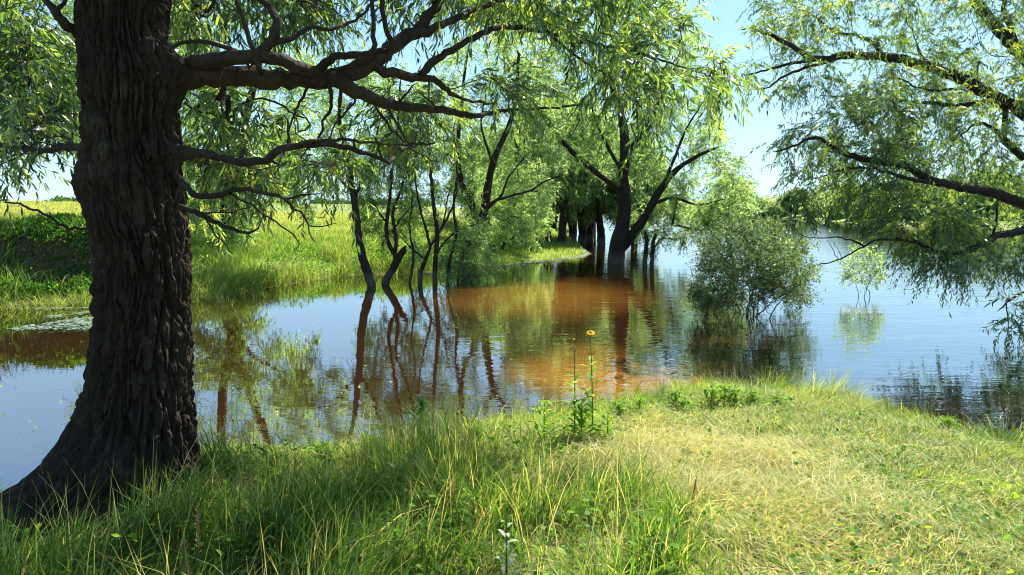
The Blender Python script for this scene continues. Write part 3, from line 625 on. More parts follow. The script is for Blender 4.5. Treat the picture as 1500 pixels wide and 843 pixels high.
# ------------------------------------------------------------------ willow reaching in from the right, standing in the shallows
def right_willow():
    K = 1.32
    def P(a, b, Y): return globals()['P'](a, b, Y * K)
    def px(l, Y): return np.array([P(a[0], a[1], a[2] if len(a) > 2 else Y) for a in l])
    def A(l): return np.array([(p[0] * K, p[1] * K, p[2] if p[2] < 0 else EYE + (p[2] - EYE) * K) if not isinstance(p, np.ndarray) else p for p in l])
    root = empty('willow_tree', (11.2 * K, 11.6 * K, -.4), 'willow reaching in over the river from the right edge, with drooping sunlit sprays', 'tree')
    T = Tree(9, .12); names = []
    def add(pts, r0, r1, name='limb', part=None, Y=10.0, attach=True, wob=.01):
        if part is None: names.append(name); part = len(names) - 1
        T.limb_add(px(pts, Y) if not isinstance(pts, np.ndarray) else pts, r0 * 1.2, r1 * 1.2, part, attach, wob); return part
    add(A([(11.2, 11.6, -.5), (11.1, 11.55, .6), (10.8, 11.4, 1.8), (10.7, 11.3, 3.0), (10.4, 11.2, 4.4), (10.5, 11.5, 6.2), (10.8, 11.8, 8.2)]), .36, .12, 'trunk', attach=False)
    a = add(A([(10.7, 11.3, 3.0), P(1620, 235, 11.2), P(1540, 185, 11.1), P(1500, 165, 11.0)]), .15, .115)
    add([(1500, 165, 11.0), (1450, 140, 10.9), (1420, 121, 10.8), (1380, 104, 10.7), (1340, 92, 10.6), (1300, 84, 10.5), (1240, 81, 10.4), (1192, 88, 10.4), (1168, 72, 10.5), (1135, 55, 10.6), (1105, 42, 10.7), (1085, 45, 10.8)], .115, .012, part=a)
    add([(1200, 87, 10.4), (1150, 96, 10.3), (1110, 106, 10.2), (1085, 112, 10.2)], .03, .007)
    add([(1240, 81, 10.4), (1180, 100, 10.2), (1142, 115, 10.1), (1128, 127, 10.0), (1104, 131, 10.0)], .03, .006)
    add([(1365, 98, 10.7), (1350, 82, 10.7), (1345, 70, 10.7)], .03, .02)
    add([(1300, 84, 10.5), (1265, 55, 10.7), (1225, 48, 10.9), (1190, 22, 11.1), (1175, 15, 11.2)], .035, .008)
    add([(1430, 128, 10.8), (1390, 132, 10.5), (1350, 130, 10.3), (1310, 110, 10.2)], .03, .01)
    add([(1440, 150, 10.9), (1400, 155, 10.7), (1350, 150, 10.6), (1270, 145, 10.6), (1200, 140, 10.6)], .045, .008)
    b = add(A([(10.4, 11.2, 4.4), P(1560, 130, 11.4), P(1500, 82, 11.5), P(1460, 38, 11.7), P(1430, 5, 11.9), P(1400, -50, 12.1), P(1370, -140, 12.4)]), .15, .05)
    add([(1490, 74, 11.5), (1480, 40, 11.6), (1470, 10, 11.8), (1480, -60, 12.0)], .06, .03)
    c = add(A([(10.8, 11.4, 1.8), P(1620, 330, 10.6), P(1550, 312, 10.2), P(1500, 300, 10.0)]), .12, .085)
    add([(1500, 300, 10.0), (1460, 285, 9.8), (1400, 272, 9.6), (1362, 264, 9.5), (1325, 242, 9.4), (1275, 236, 9.3), (1230, 222, 9.2), (1195, 203, 9.2), (1160, 215, 9.2), (1130, 225, 9.2)], .085, .008, part=c)
    add([(1375, 268, 9.5), (1330, 262, 9.3), (1290, 250, 9.2), (1250, 246, 9.1), (1190, 262, 9.0)], .035, .006)
    add([(1470, 205, 10.8), (1455, 188, 10.6), (1430, 182, 10.4), (1400, 205, 10.2)], .04, .012)
    add([(1500, 232, 10.8), (1470, 205, 10.8)], .06, .045)
    d = add(A([(11.0, 11.5, 1.0), P(1620, 365, 10.4), P(1540, 345, 9.8), P(1500, 338, 9.5)]), .10, .06)
    add([(1500, 338, 9.5), (1462, 345, 9.4), (1440, 358, 9.3), (1412, 370, 9.2), (1370, 368, 9.1), (1340, 355, 9.0), (1315, 350, 9.0)], .06, .016, part=d)
    add([(1455, 345, 9.4), (1460, 320, 9.4), (1462, 300, 9.4)], .018, .012)
    add([(1340, 355, 9.0), (1290, 351, 8.95), (1264, 362, 8.9), (1240, 375, 8.9), (1218, 384, 8.9), (1195, 389, 8.9)], .018, .006, 'bare_limb')
    k = len(names) - 1
    add([(1266, 361, 8.9), (1240, 350, 8.85), (1215, 349, 8.85), (1185, 349, 8.8), (1163, 339, 8.8)], .014, .004, part=k)
    add([(1228, 379, 8.9), (1218, 364, 8.85), (1212, 352, 8.85)], .006, .003, part=k)
    add([(1232, 375, 8.9), (1226, 364, 8.85), (1216, 349, 8.85)], .005, .002, part=k)
    add([(1265, 345, 8.9), (1256, 325, 8.8), (1250, 300, 8.8)], .006, .003, part=k)
    s = add(A([P(1600, 390, 9.6), P(1540, 415, 9.0), P(1500, 428, 8.6), P(1474, 445, 8.5), P(1462, 456, 8.4)]), .03, .008)
    add([(1474, 445, 8.5), (1476, 470, 8.4), (1482, 482, 8.3), (1510, 465, 8.3)], .009, .004, part=s)
    rg = np.random.default_rng(99)
    Ts = [scatter([(1330, -40), (1580, -60), (1620, 330), (1520, 350), (1450, 335), (1330, 330), (1290, 220), (1300, 60)], 520, rg, (12.14, 16.63), clump=131),
          scatter([(1085, 20), (1150, -30), (1330, -50), (1330, 120), (1250, 150), (1180, 130), (1120, 140), (1078, 110)], 150, rg, (13.07, 15.05), clump=48),
          scatter([(1250, 130), (1330, 110), (1340, 300), (1270, 310), (1190, 260), (1120, 245), (1120, 215), (1180, 180)], 170, rg, (11.75, 13.99), clump=55),
          scatter([(1150, 240), (1180, 235), (1190, 320), (1165, 300)], 14, rg, (11.88, 12.28)),
          scatter([(1280, 300), (1420, 310), (1450, 360), (1420, 400), (1350, 400), (1290, 340)], 120, rg, (11.62, 12.67), clump=39),
          scatter([(1430, 340), (1520, 340), (1540, 390), (1470, 400)], 24, rg, (11.88, 12.94)),
          scatter([(1460, 450), (1500, 440), (1520, 480), (1480, 490)], 9, rg, (10.96, 11.35)),
          scatter([(1350, -300), (2100, -300), (2100, 300), (1620, 300), (1580, -60), (1350, -60)], 260, rg, (13.86, 18.48))]
    T.grow(np.vstack(Ts), .12, .22, .02, .5)
    names2 = names
    spec = dict(n=7000, L=(.26, .62), droop=.5, m=19, len=.100, wid=.019, thr=.007, twig=.0014, off=.03, hang=.5, tint=.06)
    def keep(X):
        u = 750 + 1000 * X[:, 0] / X[:, 1] / CP
        return ~((u < 1070))
    build(T, root, names2, spec, rg, M_bark2, M_leaf, rt=.0025, e=2.25, keep=keep, labels={k: 'bare dead branch stretched low over the water'})
right_willow()

# ------------------------------------------------------------------ flooded willows in the middle distance
def flooded(label, base, Y, limbs, targets, spec, seed, names=('trunk', 'stem', 'stem', 'stem', 'stem', 'stem', 'stem'), step=.18, rt=.004, e=2.2, leaf=None, bf=.16, group='willows standing in the flood water', nm='willow_tree', cat='tree'):
    b = P(base[0], base[1], Y)
    root = empty(nm, (b[0], Y, gz(b[0], Y)), label, cat, group)
    T = Tree(seed, step); rg = np.random.default_rng(seed + 1)
    first = True
    for pts, r0, r1, part in limbs:
        Q = px(pts, Y)
        if first or part < 0:
            Q = np.vstack([[Q[0][0], Q[0][1], min(Q[0][2], gz(Q[0][0], Q[0][1])) - .1], Q])
        T.limb_add(Q, r0, r1, abs(part), not (first or part < 0), .008); first = False
    T.grow(np.vstack([scatter(*t) if not isinstance(t, np.ndarray) else t for t in targets]), bf, .25, .03, .6)
    return build(T, root, list(names), spec, rg, M_bark2, leaf or M_leaf_far, minr=0.0, ksides=10, rt=rt, e=e)
G = np.random.default_rng(123)
def sp(n, **k):
    d = dict(n=int(n * 1.15), L=(.2, .5), droop=.35, m=15, len=.10, wid=.021, thr=.012, off=.05, hang=.3, hi=False, fwd=.6, rand=.6); d.update(k); return d

flooded('slender leaning willow with one bare brown trunk, standing at the flooded meadow edge', (545, 421), 20,
        [([(545, 423), (536, 392), (526, 356), (521, 310), (515, 272), (512, 240), (505, 210), (497, 175), (500, 120)], .15, .05, 0),
         ([(520, 290), (530, 265), (540, 245), (548, 215), (560, 160)], .06, .02, 0), ([(517, 285), (498, 262), (470, 240), (440, 235)], .05, .015, 0)],
        [([(420, 90), (520, 60), (580, 90), (570, 240), (540, 290), (490, 290), (430, 280), (400, 200)], 110, G, (19.8, 22.5)), ([(380, 230), (470, 230), (460, 330), (400, 300)], 18, G, (20, 21.5))],
        sp(2400), 201)
flooded('twin stemmed thin willow with a broken stub, second from left in the flood', (563, 418), 20.6,
        [([(563, 420), (574, 396), (586, 374), (592, 366), (594, 360)], .13, .085, 0),
         ([(584, 380), (572, 362), (566, 338), (570, 300), (575, 250), (582, 200), (586, 120)], .075, .025, 1),
         ([(578, 386), (580, 350), (576, 310), (590, 270), (598, 220), (606, 150)], .06, .02, 2),
         ([(568, 330), (555, 310), (545, 295), (535, 280)], .03, .01, 1), ([(575, 340), (590, 318), (606, 300)], .03, .01, 2)],
        [([(530, 110), (620, 90), (640, 230), (600, 330), (540, 350), (520, 300)], 110, G, (20.4, 23)), ([(520, 290), (612, 280), (610, 345), (530, 360)], 30, G, (20.5, 22.5))], sp(2100), 211)
flooded('many stemmed willow shrub tree with fine twigs, right of the twin stemmed one', (628, 416), 20.8,
        [([(615, 418), (617, 398), (624, 378), (630, 360), (622, 330), (612, 290), (606, 240)], .085, .02, 0),
         ([(637, 420), (638, 380), (640, 340), (634, 290), (631, 240), (626, 180), (630, 110)], .09, .03, -1),
         ([(656, 414), (658, 385), (668, 345), (664, 300), (670, 250), (664, 190)], .065, .02, -2), ([(601, 413), (606, 375), (600, 335), (604, 290), (596, 250)], .05, .015, -3), ([(671, 412), (676, 380), (690, 352)], .05, .02, -4),
         ([(640, 345), (655, 320), (668, 288), (672, 250)], .045, .015, 1), ([(640, 372), (655, 350), (676, 336), (700, 328)], .04, .012, 1),
         ([(630, 362), (648, 330), (655, 295), (662, 270)], .04, .012, 0), ([(622, 380), (600, 362), (585, 345)], .03, .01, 0)],
        [([(575, 160), (680, 130), (700, 280), (720, 390), (690, 415), (650, 400), (600, 380), (570, 300)], 150, G, (20.6, 23.5)), ([(640, 330), (720, 320), (725, 410), (660, 415)], 50, G, (20.6, 22))], sp(2500), 221)
flooded('crooked forked willow with a leaning dark trunk, left of the orange water', (682, 404), 22.5,
        [([(684, 406), (682, 378), (690, 350), (705, 324), (713, 290), (718, 256), (728, 222), (745, 186), (756, 140), (760, 80)], .21, .05, 0),
         ([(694, 342), (697, 322), (691, 300), (680, 280), (672, 245), (672, 200), (677, 150), (682, 90)], .14, .04, 1),
         ([(712, 300), (740, 290), (775, 280), (800, 265), (830, 255)], .05, .015, 0), ([(722, 240), (712, 210), (705, 180), (712, 140)], .05, .02, 0),
         ([(675, 230), (650, 225), (640, 200)], .05, .015, 1), ([(710, 310), (735, 285), (745, 260), (775, 225)], .05, .015, 0)],
        [([(640, 60), (800, 40), (830, 150), (820, 280), (760, 300), (700, 200), (640, 230)], 230, G, (22.4, 26.5)), ([(720, 255), (800, 250), (790, 350), (740, 340)], 34, G, (22.8, 25))], sp(3300), 231)
flooded('tall spreading dark willow with thick trunk rising from the water at centre', (903, 386), 28.5,
        [([(902, 389), (905, 362), (912, 330), (915, 296), (913, 262), (916, 220), (912, 180), (900, 140), (895, 90)], .40, .10, 0),
         ([(909, 280), (888, 264), (842, 227), (808, 186), (782, 145), (758, 106), (736, 76), (715, 40)], .13, .05, 1),
         ([(907, 368), (926, 345), (946, 316), (966, 280), (990, 250), (1020, 230), (1052, 215)], .24, .05, 2),
         ([(916, 235), (936, 200), (960, 160), (985, 112), (1000, 60)], .12, .04, 0), ([(955, 300), (985, 290), (1020, 300), (1050, 295)], .08, .02, 2),
         ([(972, 272), (985, 240), (1005, 190), (1030, 150)], .09, .02, 2), ([(985, 330), (1020, 336), (1045, 340), (1062, 355)], .05, .015, 2), ([(914, 255), (890, 215), (870, 170), (860, 110)], .09, .02, 0),
         ([(782, 145), (800, 130), (815, 128)], .03, .01, 1), ([(808, 186), (835, 165), (850, 140)], .03, .01, 1)],
        [([(800, 130), (830, 40), (900, 0), (1000, 20), (1050, 90), (1065, 150), (1040, 220), (1085, 270), (1090, 320), (1030, 330), (960, 270), (860, 260), (810, 230)], 420, G, (28, 34)),
         ([(930, 290), (1060, 280), (1085, 330), (1010, 345), (960, 370), (930, 340)], 100, G, (28, 31)), ([(1040, 180), (1085, 230), (1105, 315), (1050, 335)], 60, G, (26, 30)),
         ([(720, 20), (830, 20), (840, 150), (760, 130)], 60, G, (26.5, 30)), ([(840, -60), (1020, -40), (1000, 30), (850, 20)], 60, G, (27, 31))],
        sp(7600, len=.15, wid=.032, L=(.3, .6)), 241, step=.22)

def dead_stems():
    b = P(950, 388, 27.0)
    root = empty('dead_stems', (b[0], 27.0, -.3), 'pair of bare broken stems standing in the water under the central willow', 'dead tree')
    T = Tree(251, .2)
    T.limb_add(px([(945, 398), (946, 372), (947, 352), (944, 338)], 27), .11, .06, 0, False, .01)
    T.limb_add(px([(955, 398), (955, 374), (957, 354), (961, 342)], 27), .10, .05, 1, False, .01)
    T.limb_add(px([(956, 368), (966, 352), (978, 349), (990, 351)], 27), .04, .01, 1, True, .01)
    build(T, root, ['stem', 'stem'], None, None)
dead_stems()

# willow on the meadow behind the big trunk (its reflection shows in the backwater)
flooded('thick trunked willow on the meadow bank, veiled by the old willow\'s drooping sprays', (326, 372), 25,
        [([(326, 392), (327, 360), (330, 330), (334, 296), (330, 270)], .34, .24, 0), ([(331, 280), (310, 220), (296, 130), (286, 40), (280, -30)], .2, .08, 1),
         ([(331, 278), (350, 210), (366, 150), (385, 70), (390, 0)], .2, .07, 2), ([(333, 300), (300, 270), (270, 250)], .1, .03, 0), ([(333, 292), (370, 262), (410, 240)], .1, .03, 0)],
        [([(100, -60), (300, -60), (300, 190), (150, 220), (90, 190)], 190, G, (21.5, 27)), ([(300, -60), (440, -60), (460, 120), (430, 200), (310, 200)], 60, G, (22.5, 28)), ([(270, 215), (360, 215), (372, 330), (330, 372), (290, 350), (268, 280)], 80, G, (23, 26.5)), ([(380, 200), (440, 190), (440, 290), (380, 300)], 26, G, (23, 26.5))],  # left part of the crown packed denser to shade the steep bank
        sp(6500, L=(.35, .8), len=.15, wid=.034), 261, group=None)
# pale bushy willow on the shore
flooded('pale low bushy willow on the grassy spit, left of the tree row', (730, 372), 33,
        [([(726, 380), (722, 350), (715, 320), (705, 285)], .12, .04, 0), ([(730, 382), (742, 345), (752, 310), (760, 270)], .11, .03, -1), ([(734, 365), (765, 335), (785, 310)], .06, .02, 1)],
        [([(690, 250), (800, 245), (808, 330), (780, 355), (745, 362), (705, 350)], 130, G, (31, 36))], sp(3200, len=.13, wid=.028, tint=.15), 271, group=None)

# bushes in the water
def bush(name, label, base, Y, n_st, poly, depth, ntgt, spec, seed, r0, leaf):
    b = P(base[0], base[1], Y); root = empty(name, (b[0], Y, -.35), label, 'bush', 'bushes standing in the river')
    T = Tree(seed, .1); rg = np.random.default_rng(seed)
    tg = scatter(poly, ntgt, rg, depth)
    T.limb_add(np.array([(b[0], Y, -.5), (b[0], Y, -.38)]), r0 * 1.6, r0 * 1.5, 0, False)
    for k in range(n_st):
        t = tg[rg.integers(len(tg))]; s0 = np.array([b[0] + rg.normal(0, .10), Y + rg.normal(0, .12), -.38])
        mid = s0 * .55 + t * .45; mid[:2] = s0[:2] * .68 + t[:2] * .32
        T.limb_add(np.array([s0, mid, s0 * .25 + t * .75]), r0 * rg.uniform(.6, 1.1), r0 * .35, k + 1, True, .015)
    T.grow(tg, .22, .2, .03, .3)
    build(T, root, ['rootstock'] + ['stem'] * n_st, spec, rg, M_bark2, leaf, rt=.0022, e=2.3)
bush('willow_bush', 'rounded dense dark green bush rising from the river, right of the central willow', (1100, 470), 14.6, 13,
     [(1022, 350), (1050, 345), (1078, 318), (1100, 338), (1135, 322), (1150, 352), (1176, 356), (1170, 385), (1194, 398), (1170, 420), (1180, 440), (1120, 436), (1075, 446), (1030, 452), (1012, 420), (1030, 390)], (13.3, 16.0), 430,
     dict(n=4400, L=(.14, .46), droop=.15, m=11, len=.064, wid=.022, thr=.006, off=.02, hang=.0, hi=False, up=1.2, fwd=.8), 301, .016, M_riverbush)
bush('willow_sapling', 'small airy sapling alone in the open river, near the right tree', (1263, 437), 17.6, 3,
     [(1235, 372), (1262, 360), (1288, 368), (1300, 398), (1280, 416), (1245, 414), (1230, 395)], (17.1, 18.1), 60,
     dict(n=480, L=(.12, .34), droop=.2, m=11, len=.065, wid=.018, thr=.006, off=.02, hang=.1, hi=False, up=1.2, fwd=.8), 311, .014, M_leaf_far)

# ------------------------------------------------------------------ row of willows down the flooded spit
def row_proto(seed, label, h, spread, lean, n=2600, fork=2):
    root = empty('willow_tree', (0, 0, 0), label, 'tree', 'row of willows along the flooded spit')
    T = Tree(seed, .3); rg = np.random.default_rng(seed)
    a = np.array([0, 0, -.6]); top = np.array([lean, rg.normal(0, .3), h * .62])
    m = np.array([lean * .2 + rg.normal(0, .12), rg.normal(0, .1), h * .25])
    T.limb_add(np.array([a, m, top]), .34, .10, 0, False, .02)
    for k in range(fork):
        z0 = rg.uniform(.02, .16) * h; f = rg.uniform(-1, 1, 2) * spread * .55
        T.limb_add(np.array([[0, 0, z0], [f[0] * .35, f[1] * .35, z0 + h * .22], [f[0], f[1], h * rg.uniform(.5, .72)]]), .20, .06, 1 + k, True, .02)
    u = norm(rg.normal(0, 1, (230, 3))); r = rg.uniform(.35, 1, 230)[:, None] ** .5
    tg = u * r * np.array([spread, spread, h * .40]) + np.array([lean * .6, 0, h * .64])
    tg = tg[tg[:, 2] > h * .22]
    T.grow(tg, .14, .25, .03, 1.0)
    return build(T, root, ['trunk', 'stem', 'stem', 'stem'], sp(n, len=.24, wid=.065, L=(.4, .9), m=13, off=.1, thr=.02), rg, M_bark2, M_leaf_far, ksides=8, rt=.006, e=2.2)
protos = [row_proto(401, '-', 8.5, 3.0, .6), row_proto(402, '-', 9.5, 3.2, -.8, fork=1), row_proto(403, '-', 9.0, 2.8, 1.0, fork=3)]
# (px at the foot, distance, prototype, turn, size, label)
ROW = [(801, 43, 0, .3, 1.0, 'willow with a dark straight trunk at the edge of the grassy spit'),
       (822, 41, 1, 1.2, .92, 'willow with a stout leaning trunk at the tip of the grassy spit'),
       (786, 47, 2, 2.4, .9, 'willow with low side branch in the sunny grass behind the spit edge'),
       (766, 58, 0, 4.0, 1.0, 'distant willow farthest left in the row on the grass'),
       (838, 52, 1, 3.3, 1.05, 'willow in the narrow water gap past the spit tip'),
       (852, 46, 2, .9, .9, 'willow with slim twin stems standing in water, first past the gap'),
       (866, 49, 0, 2.2, .95, 'willow standing in water amid the flooded cluster behind the spreading one'),
       (884, 44, 1, 5.1, .88, 'willow in the water just behind the left side of the central willow'),
       (930, 46, 2, 1.7, .85, 'willow mostly hidden behind the central willow\'s right limb'),
       (812, 66, 1, .2, 1.1, 'tall far willow showing through the gap between the row trunks'),
       (740, 62, 2, 3.9, .95, 'far willow on the meadow behind the pale bushy willow'),
       (870, 70, 2, 2.9, 1.15, 'farthest willow of the row over the river'),
       (700, 52, 0, 5.5, .85, 'willow on the meadow behind the crooked forked willow')]
used = set()
for i, (x0, Y, k, rz, s, lab) in enumerate(ROW):
    p = P(x0, 320, Y); loc = (p[0], Y, gz(p[0], Y)); grp = 'row of willows along the flooded spit'
    if k in used: copy_tree(protos[k], loc, rz, s, lab, grp)
    else:
        used.add(k); o = protos[k]; o.location = loc; o.rotation_euler = (0, 0, rz); o.scale = (s, s, s); o['label'] = lab; o['group'] = grp

# ------------------------------------------------------------------ far bank: bushes and trees
def puff(name, label, seed, n, lobes, leaf, trunkh, M, grp, cat):
    """rounded bush/tree of many small leaf clumps; lobes (x,y,z,rx,ry,rz)"""
    root = empty(name, (0, 0, 0), label, cat, grp); rg = np.random.default_rng(seed)
    pts = []
    w = np.array([l[3] * l[4] * l[5] for l in lobes]) ** (2 / 3); w /= w.sum()
    for l, ww in zip(lobes, w):
        m = int(n * ww); u = norm(rg.normal(0, 1, (m, 3))); r = rg.uniform(.45, 1.05, (m, 1)) ** .6
        r *= (.78 + .44 * fbm(u * 2.3 + seed, 2, seed)[:, None])
        q = u * r * np.array(l[3:]) + np.array(l[:3]); pts.append(q)
    X = np.vstack(pts); X = X[X[:, 2] > -.1]; K = len(X)
    ax = norm(rg.normal(0, 1, (K, 3))); b = norm(np.cross(ax, rg.normal(0, 1, (K, 3)) + np.array([0, 0, .6])))
    l3 = leaf * rg.uniform(.6, 1.4, (K, 1)); tint = np.clip(rg.normal(.45, .2, K) + .35 * (fbm(X * .9, 2, seed) - .5), 0, 1)
    V = np.stack([X, X + ax * l3 * .5 + b * l3 * .28, X + ax * l3, X + ax * l3 * .5 - b * l3 * .28], 1).reshape(-1, 3)
    mesh_np('crown', V, [np.arange(K)[:, None] * 4 + np.array([[0, 1, 2, 3]])], M, root, {'tint': np.repeat(tint, 4)})
    T = Tree(seed, .4)
    if trunkh: T.limb_add(np.array([(0, 0, -.5), (0.1, 0, trunkh * .5), (0, .1, trunkh)]), trunkh * .05, trunkh * .02, 0, False, .02)
    else: T.limb_add(np.array([(0, 0, -.5), (0, 0, .3)]), .12, .1, 0, False, .01)
    for l in lobes: T.limb_add(np.array([(0, 0, .2 if not trunkh else trunkh * .6), (l[0] * .6, l[1] * .6, l[2] * .8), (l[0], l[1], l[2] + l[5] * .5)]), .10, .03, 0, True, .03)
    build(T, root, ['trunk'], None, None, ksides=6)
    return root
gB = 'bushes along the far river bank'
b1 = puff('riverside_bush', '-', 501, 5200, [(0, 0, 1.4, 3.0, 2.6, 1.6), (2.2, .4, 1.0, 2.0, 1.8, 1.2), (-2.3, .2, 1.1, 2.0, 1.8, 1.3)], .42, 0, M_hillbush, gB, 'bush')
b2 = puff('riverside_bush', '-', 502, 4200, [(0, 0, 1.5, 1.9, 1.9, 1.8), (1.5, .2, .9, 1.4, 1.3, 1.1)], .40, 0, M_hillbush, gB, 'bush')
ft = puff('broadleaf_tree', 'single dark round tree standing on the far river bank', 503, 6500, [(0, 0, 5.2, 2.9, 2.9, 2.6), (1.6, 0, 4.0, 2.0, 2.0, 1.8), (-1.8, .3, 3.6, 2.0, 2.0, 1.8), (.3, 0, 2.2, 2.6, 2.3, 1.6)], .5, 4, M_riverbush, None, 'tree')
p = P(1166, 300, 150); ft.location = (p[0], 150, gz(p[0], 150)); ft.scale = (.85, .85, .8)
HB = [(1300, 104, 0, 1.25, 'big pale rounded bush at the far water\'s edge, under the right tree\'s sprays'),
      (1345, 100, 1, 1.25, 'pale bush at the far water\'s edge right of the biggest one'),
      (1262, 112, 1, 1.1, 'pale bush sloping down left of the biggest far bush'),
      (1228, 124, 1, .75, 'small bush low on the far bank, right of the round tree'),
      (1140, 158, 0, .8, 'low bush left of the round far tree at the waterline'),
      (1112, 165, 1, .9, 'bush on the far bank close to the central willow\'s edge'),
      (1086, 172, 0, .9, 'far bush peeking out from behind the central willow'),
      (1195, 138, 0, .55, 'scrubby low bush just right of the round far tree'),
      (1400, 96, 0, 1.1, 'far bush glimpsed between the drooping sprays'),
      (1450, 92, 1, 1.3, 'far bush behind the thick lowest right limb'),
      (1500, 90, 0, 1.1, 'far bush at the right edge of the photo'),
      (1280, 128, 0, 1.0, 'upper bush on the slope above the biggest far bush'),
      (1385, 118, 1, 1.2, 'bush high on the far slope behind the right tree'),
      (1150, 185, 1, 1.0, 'bush on the far skyline left of the round tree'),
      (1060, 185, 0, 1.0, 'farthest bush at the bend of the river')]
used = set()
for x0, Y, k, s, lab in HB:
    p = P(x0, 320, Y); z = gz(p[0], Y)
    s *= 1.45; o = (b1, b2)[k]; loc = (p[0], Y, max(z, .1)); rz = (x0 * 7.3) % 6.28
    if k in used: copy_tree(o, loc, rz, s, lab, gB)
    else: used.add(k); o.location = loc; o.rotation_euler = (0, 0, rz); o.scale = (s, s, s); o['label'] = lab
def hill_scrub():
    rg = np.random.default_rng(71); n = 60000
    x = rg.uniform(30, 260, n); y = rg.uniform(70, 330, n); d = sdf(RIGHT, x, y); cl = n2(x, y, .045, 171, 3)
    k = (d > .5) & (d < 110) & (x < y * .85) & (rg.uniform(0, 1, n) < sstep(cl + .22 * (1 - sstep(d, 2, 14)), .46, .62)); x, y, cl = x[k], y[k], cl[k]; K = len(x)
    X = np.stack([x, y, height(x, y) + rg.uniform(0, 1, K) ** .7 * (.4 + 3.2 * sstep(cl, .45, .75))], 1)
    ax = norm(rg.normal(0, 1, (K, 3))); b = norm(np.cross(ax, rg.normal(0, 1, (K, 3)))); l3 = rg.uniform(.4, 1.0, (K, 1))
    V = np.stack([X, X + ax * l3 * .5 + b * l3 * .3, X + ax * l3, X + ax * l3 * .5 - b * l3 * .3], 1).reshape(-1, 3)
    o = mesh_np('hillside_scrub', V, [np.arange(K)[:, None] * 4 + np.array([[0, 1, 2, 3]])], M_hillbush, None, {'tint': np.repeat(np.clip(rg.normal(.4, .22, K), 0, 1), 4)})
    tag(o, 'green scrub covering the slope beyond the river', 'scrub', None, 'stuff')
hill_scrub()
# far wood along the horizon beyond the meadow
def far_wood():
    rg = np.random.default_rng(61); K = 26000
    a = rg.uniform(R(-48), R(-6), K); a = a[fbm(np.stack([a * 30, a * 0, a * 0], 1), 2, 5) > .40]; K = len(a)
    d = rg.uniform(820, 900, K)
    x = d * np.sin(a); y = d * np.cos(a)
    top = 3 + 8 * fbm(np.stack([a * 120, a * 0, a * 0 + 3], 1), 3, 8)
    z = height(x, y) + top * rg.uniform(0, 1, K) ** .7
    X = np.stack([x, y, z], 1); ax = norm(rg.normal(0, 1, (K, 3))); b = norm(np.cross(ax, rg.normal(0, 1, (K, 3)))); l3 = rg.uniform(1.5, 3.5, (K, 1))
    V = np.stack([X, X + ax * l3 * .5 + b * l3 * .3, X + ax * l3, X + ax * l3 * .5 - b * l3 * .3], 1).reshape(-1, 3)
    o = mesh_np('distant_woods', V, [np.arange(K)[:, None] * 4 + np.array([[0, 1, 2, 3]])], M_bush, None, {'tint': np.repeat(rg.uniform(.1, .7, K), 4)})
    tag(o, 'thin line of distant woods on the meadow horizon', 'woods', None, 'stuff')
far_wood()

# ------------------------------------------------------------------ grass
def blades(pos, hgt, wid, lean, bend, tint, rg, levels=4):
    K = len(pos)
    u = np.linspace(0, 1, levels)[None, :, None]
    ld = np.stack([np.cos(lean), np.sin(lean), 0 * lean], 1)
    bd = bend[:, None, None]
    h3 = hgt[:, None, None]
    # arc: rises then leans over
    up = h3 * (u - .45 * np.minimum(bd, 1.6) * u ** 2.2 / 1.3); out_ = h3 * bd * .75 * u ** 1.7
    cen = pos[:, None, :] + np.array([0, 0, 1.0]) * up + ld[:, None, :] * out_
    cen[..., 2] = np.maximum(cen[..., 2], pos[:, None, 2] + .006)
    fa = rg.uniform(0, 2 * np.pi, K); sd = np.stack([np.cos(fa), np.sin(fa), 0 * fa], 1)
    ww = wid[:, None, None] * np.array([.8, 1.0, .75, .08])[None, :, None] * .5
    V = np.stack([cen - sd[:, None] * ww, cen + sd[:, None] * ww], 2).reshape(-1, 3)
    b = np.arange(levels - 1)[:, None] * 2
    q = b + np.array([[0, 1, 3, 2]])
    F = (np.arange(K)[:, None, None] * (levels * 2) + q[None]).reshape(-1, 4)
    return V, F, np.repeat(tint, levels * 2)
def grass_obj(name, parts, label, cat='grass', mat=None):
    V = []; Fs = []; T = []; o = 0
    for v, f, t in parts:
        V.append(v); Fs.append(f + o); T.append(t); o += len(v)
    ob = mesh_np(name, np.vstack(V), [np.vstack(Fs)], mat or M_grass, None, {'tint': np.concatenate(T)})
    return tag(ob, label, cat, None, 'stuff')
def gpoly(pl, z=.55): return np.array([W(a, b, z) for a, b in pl])
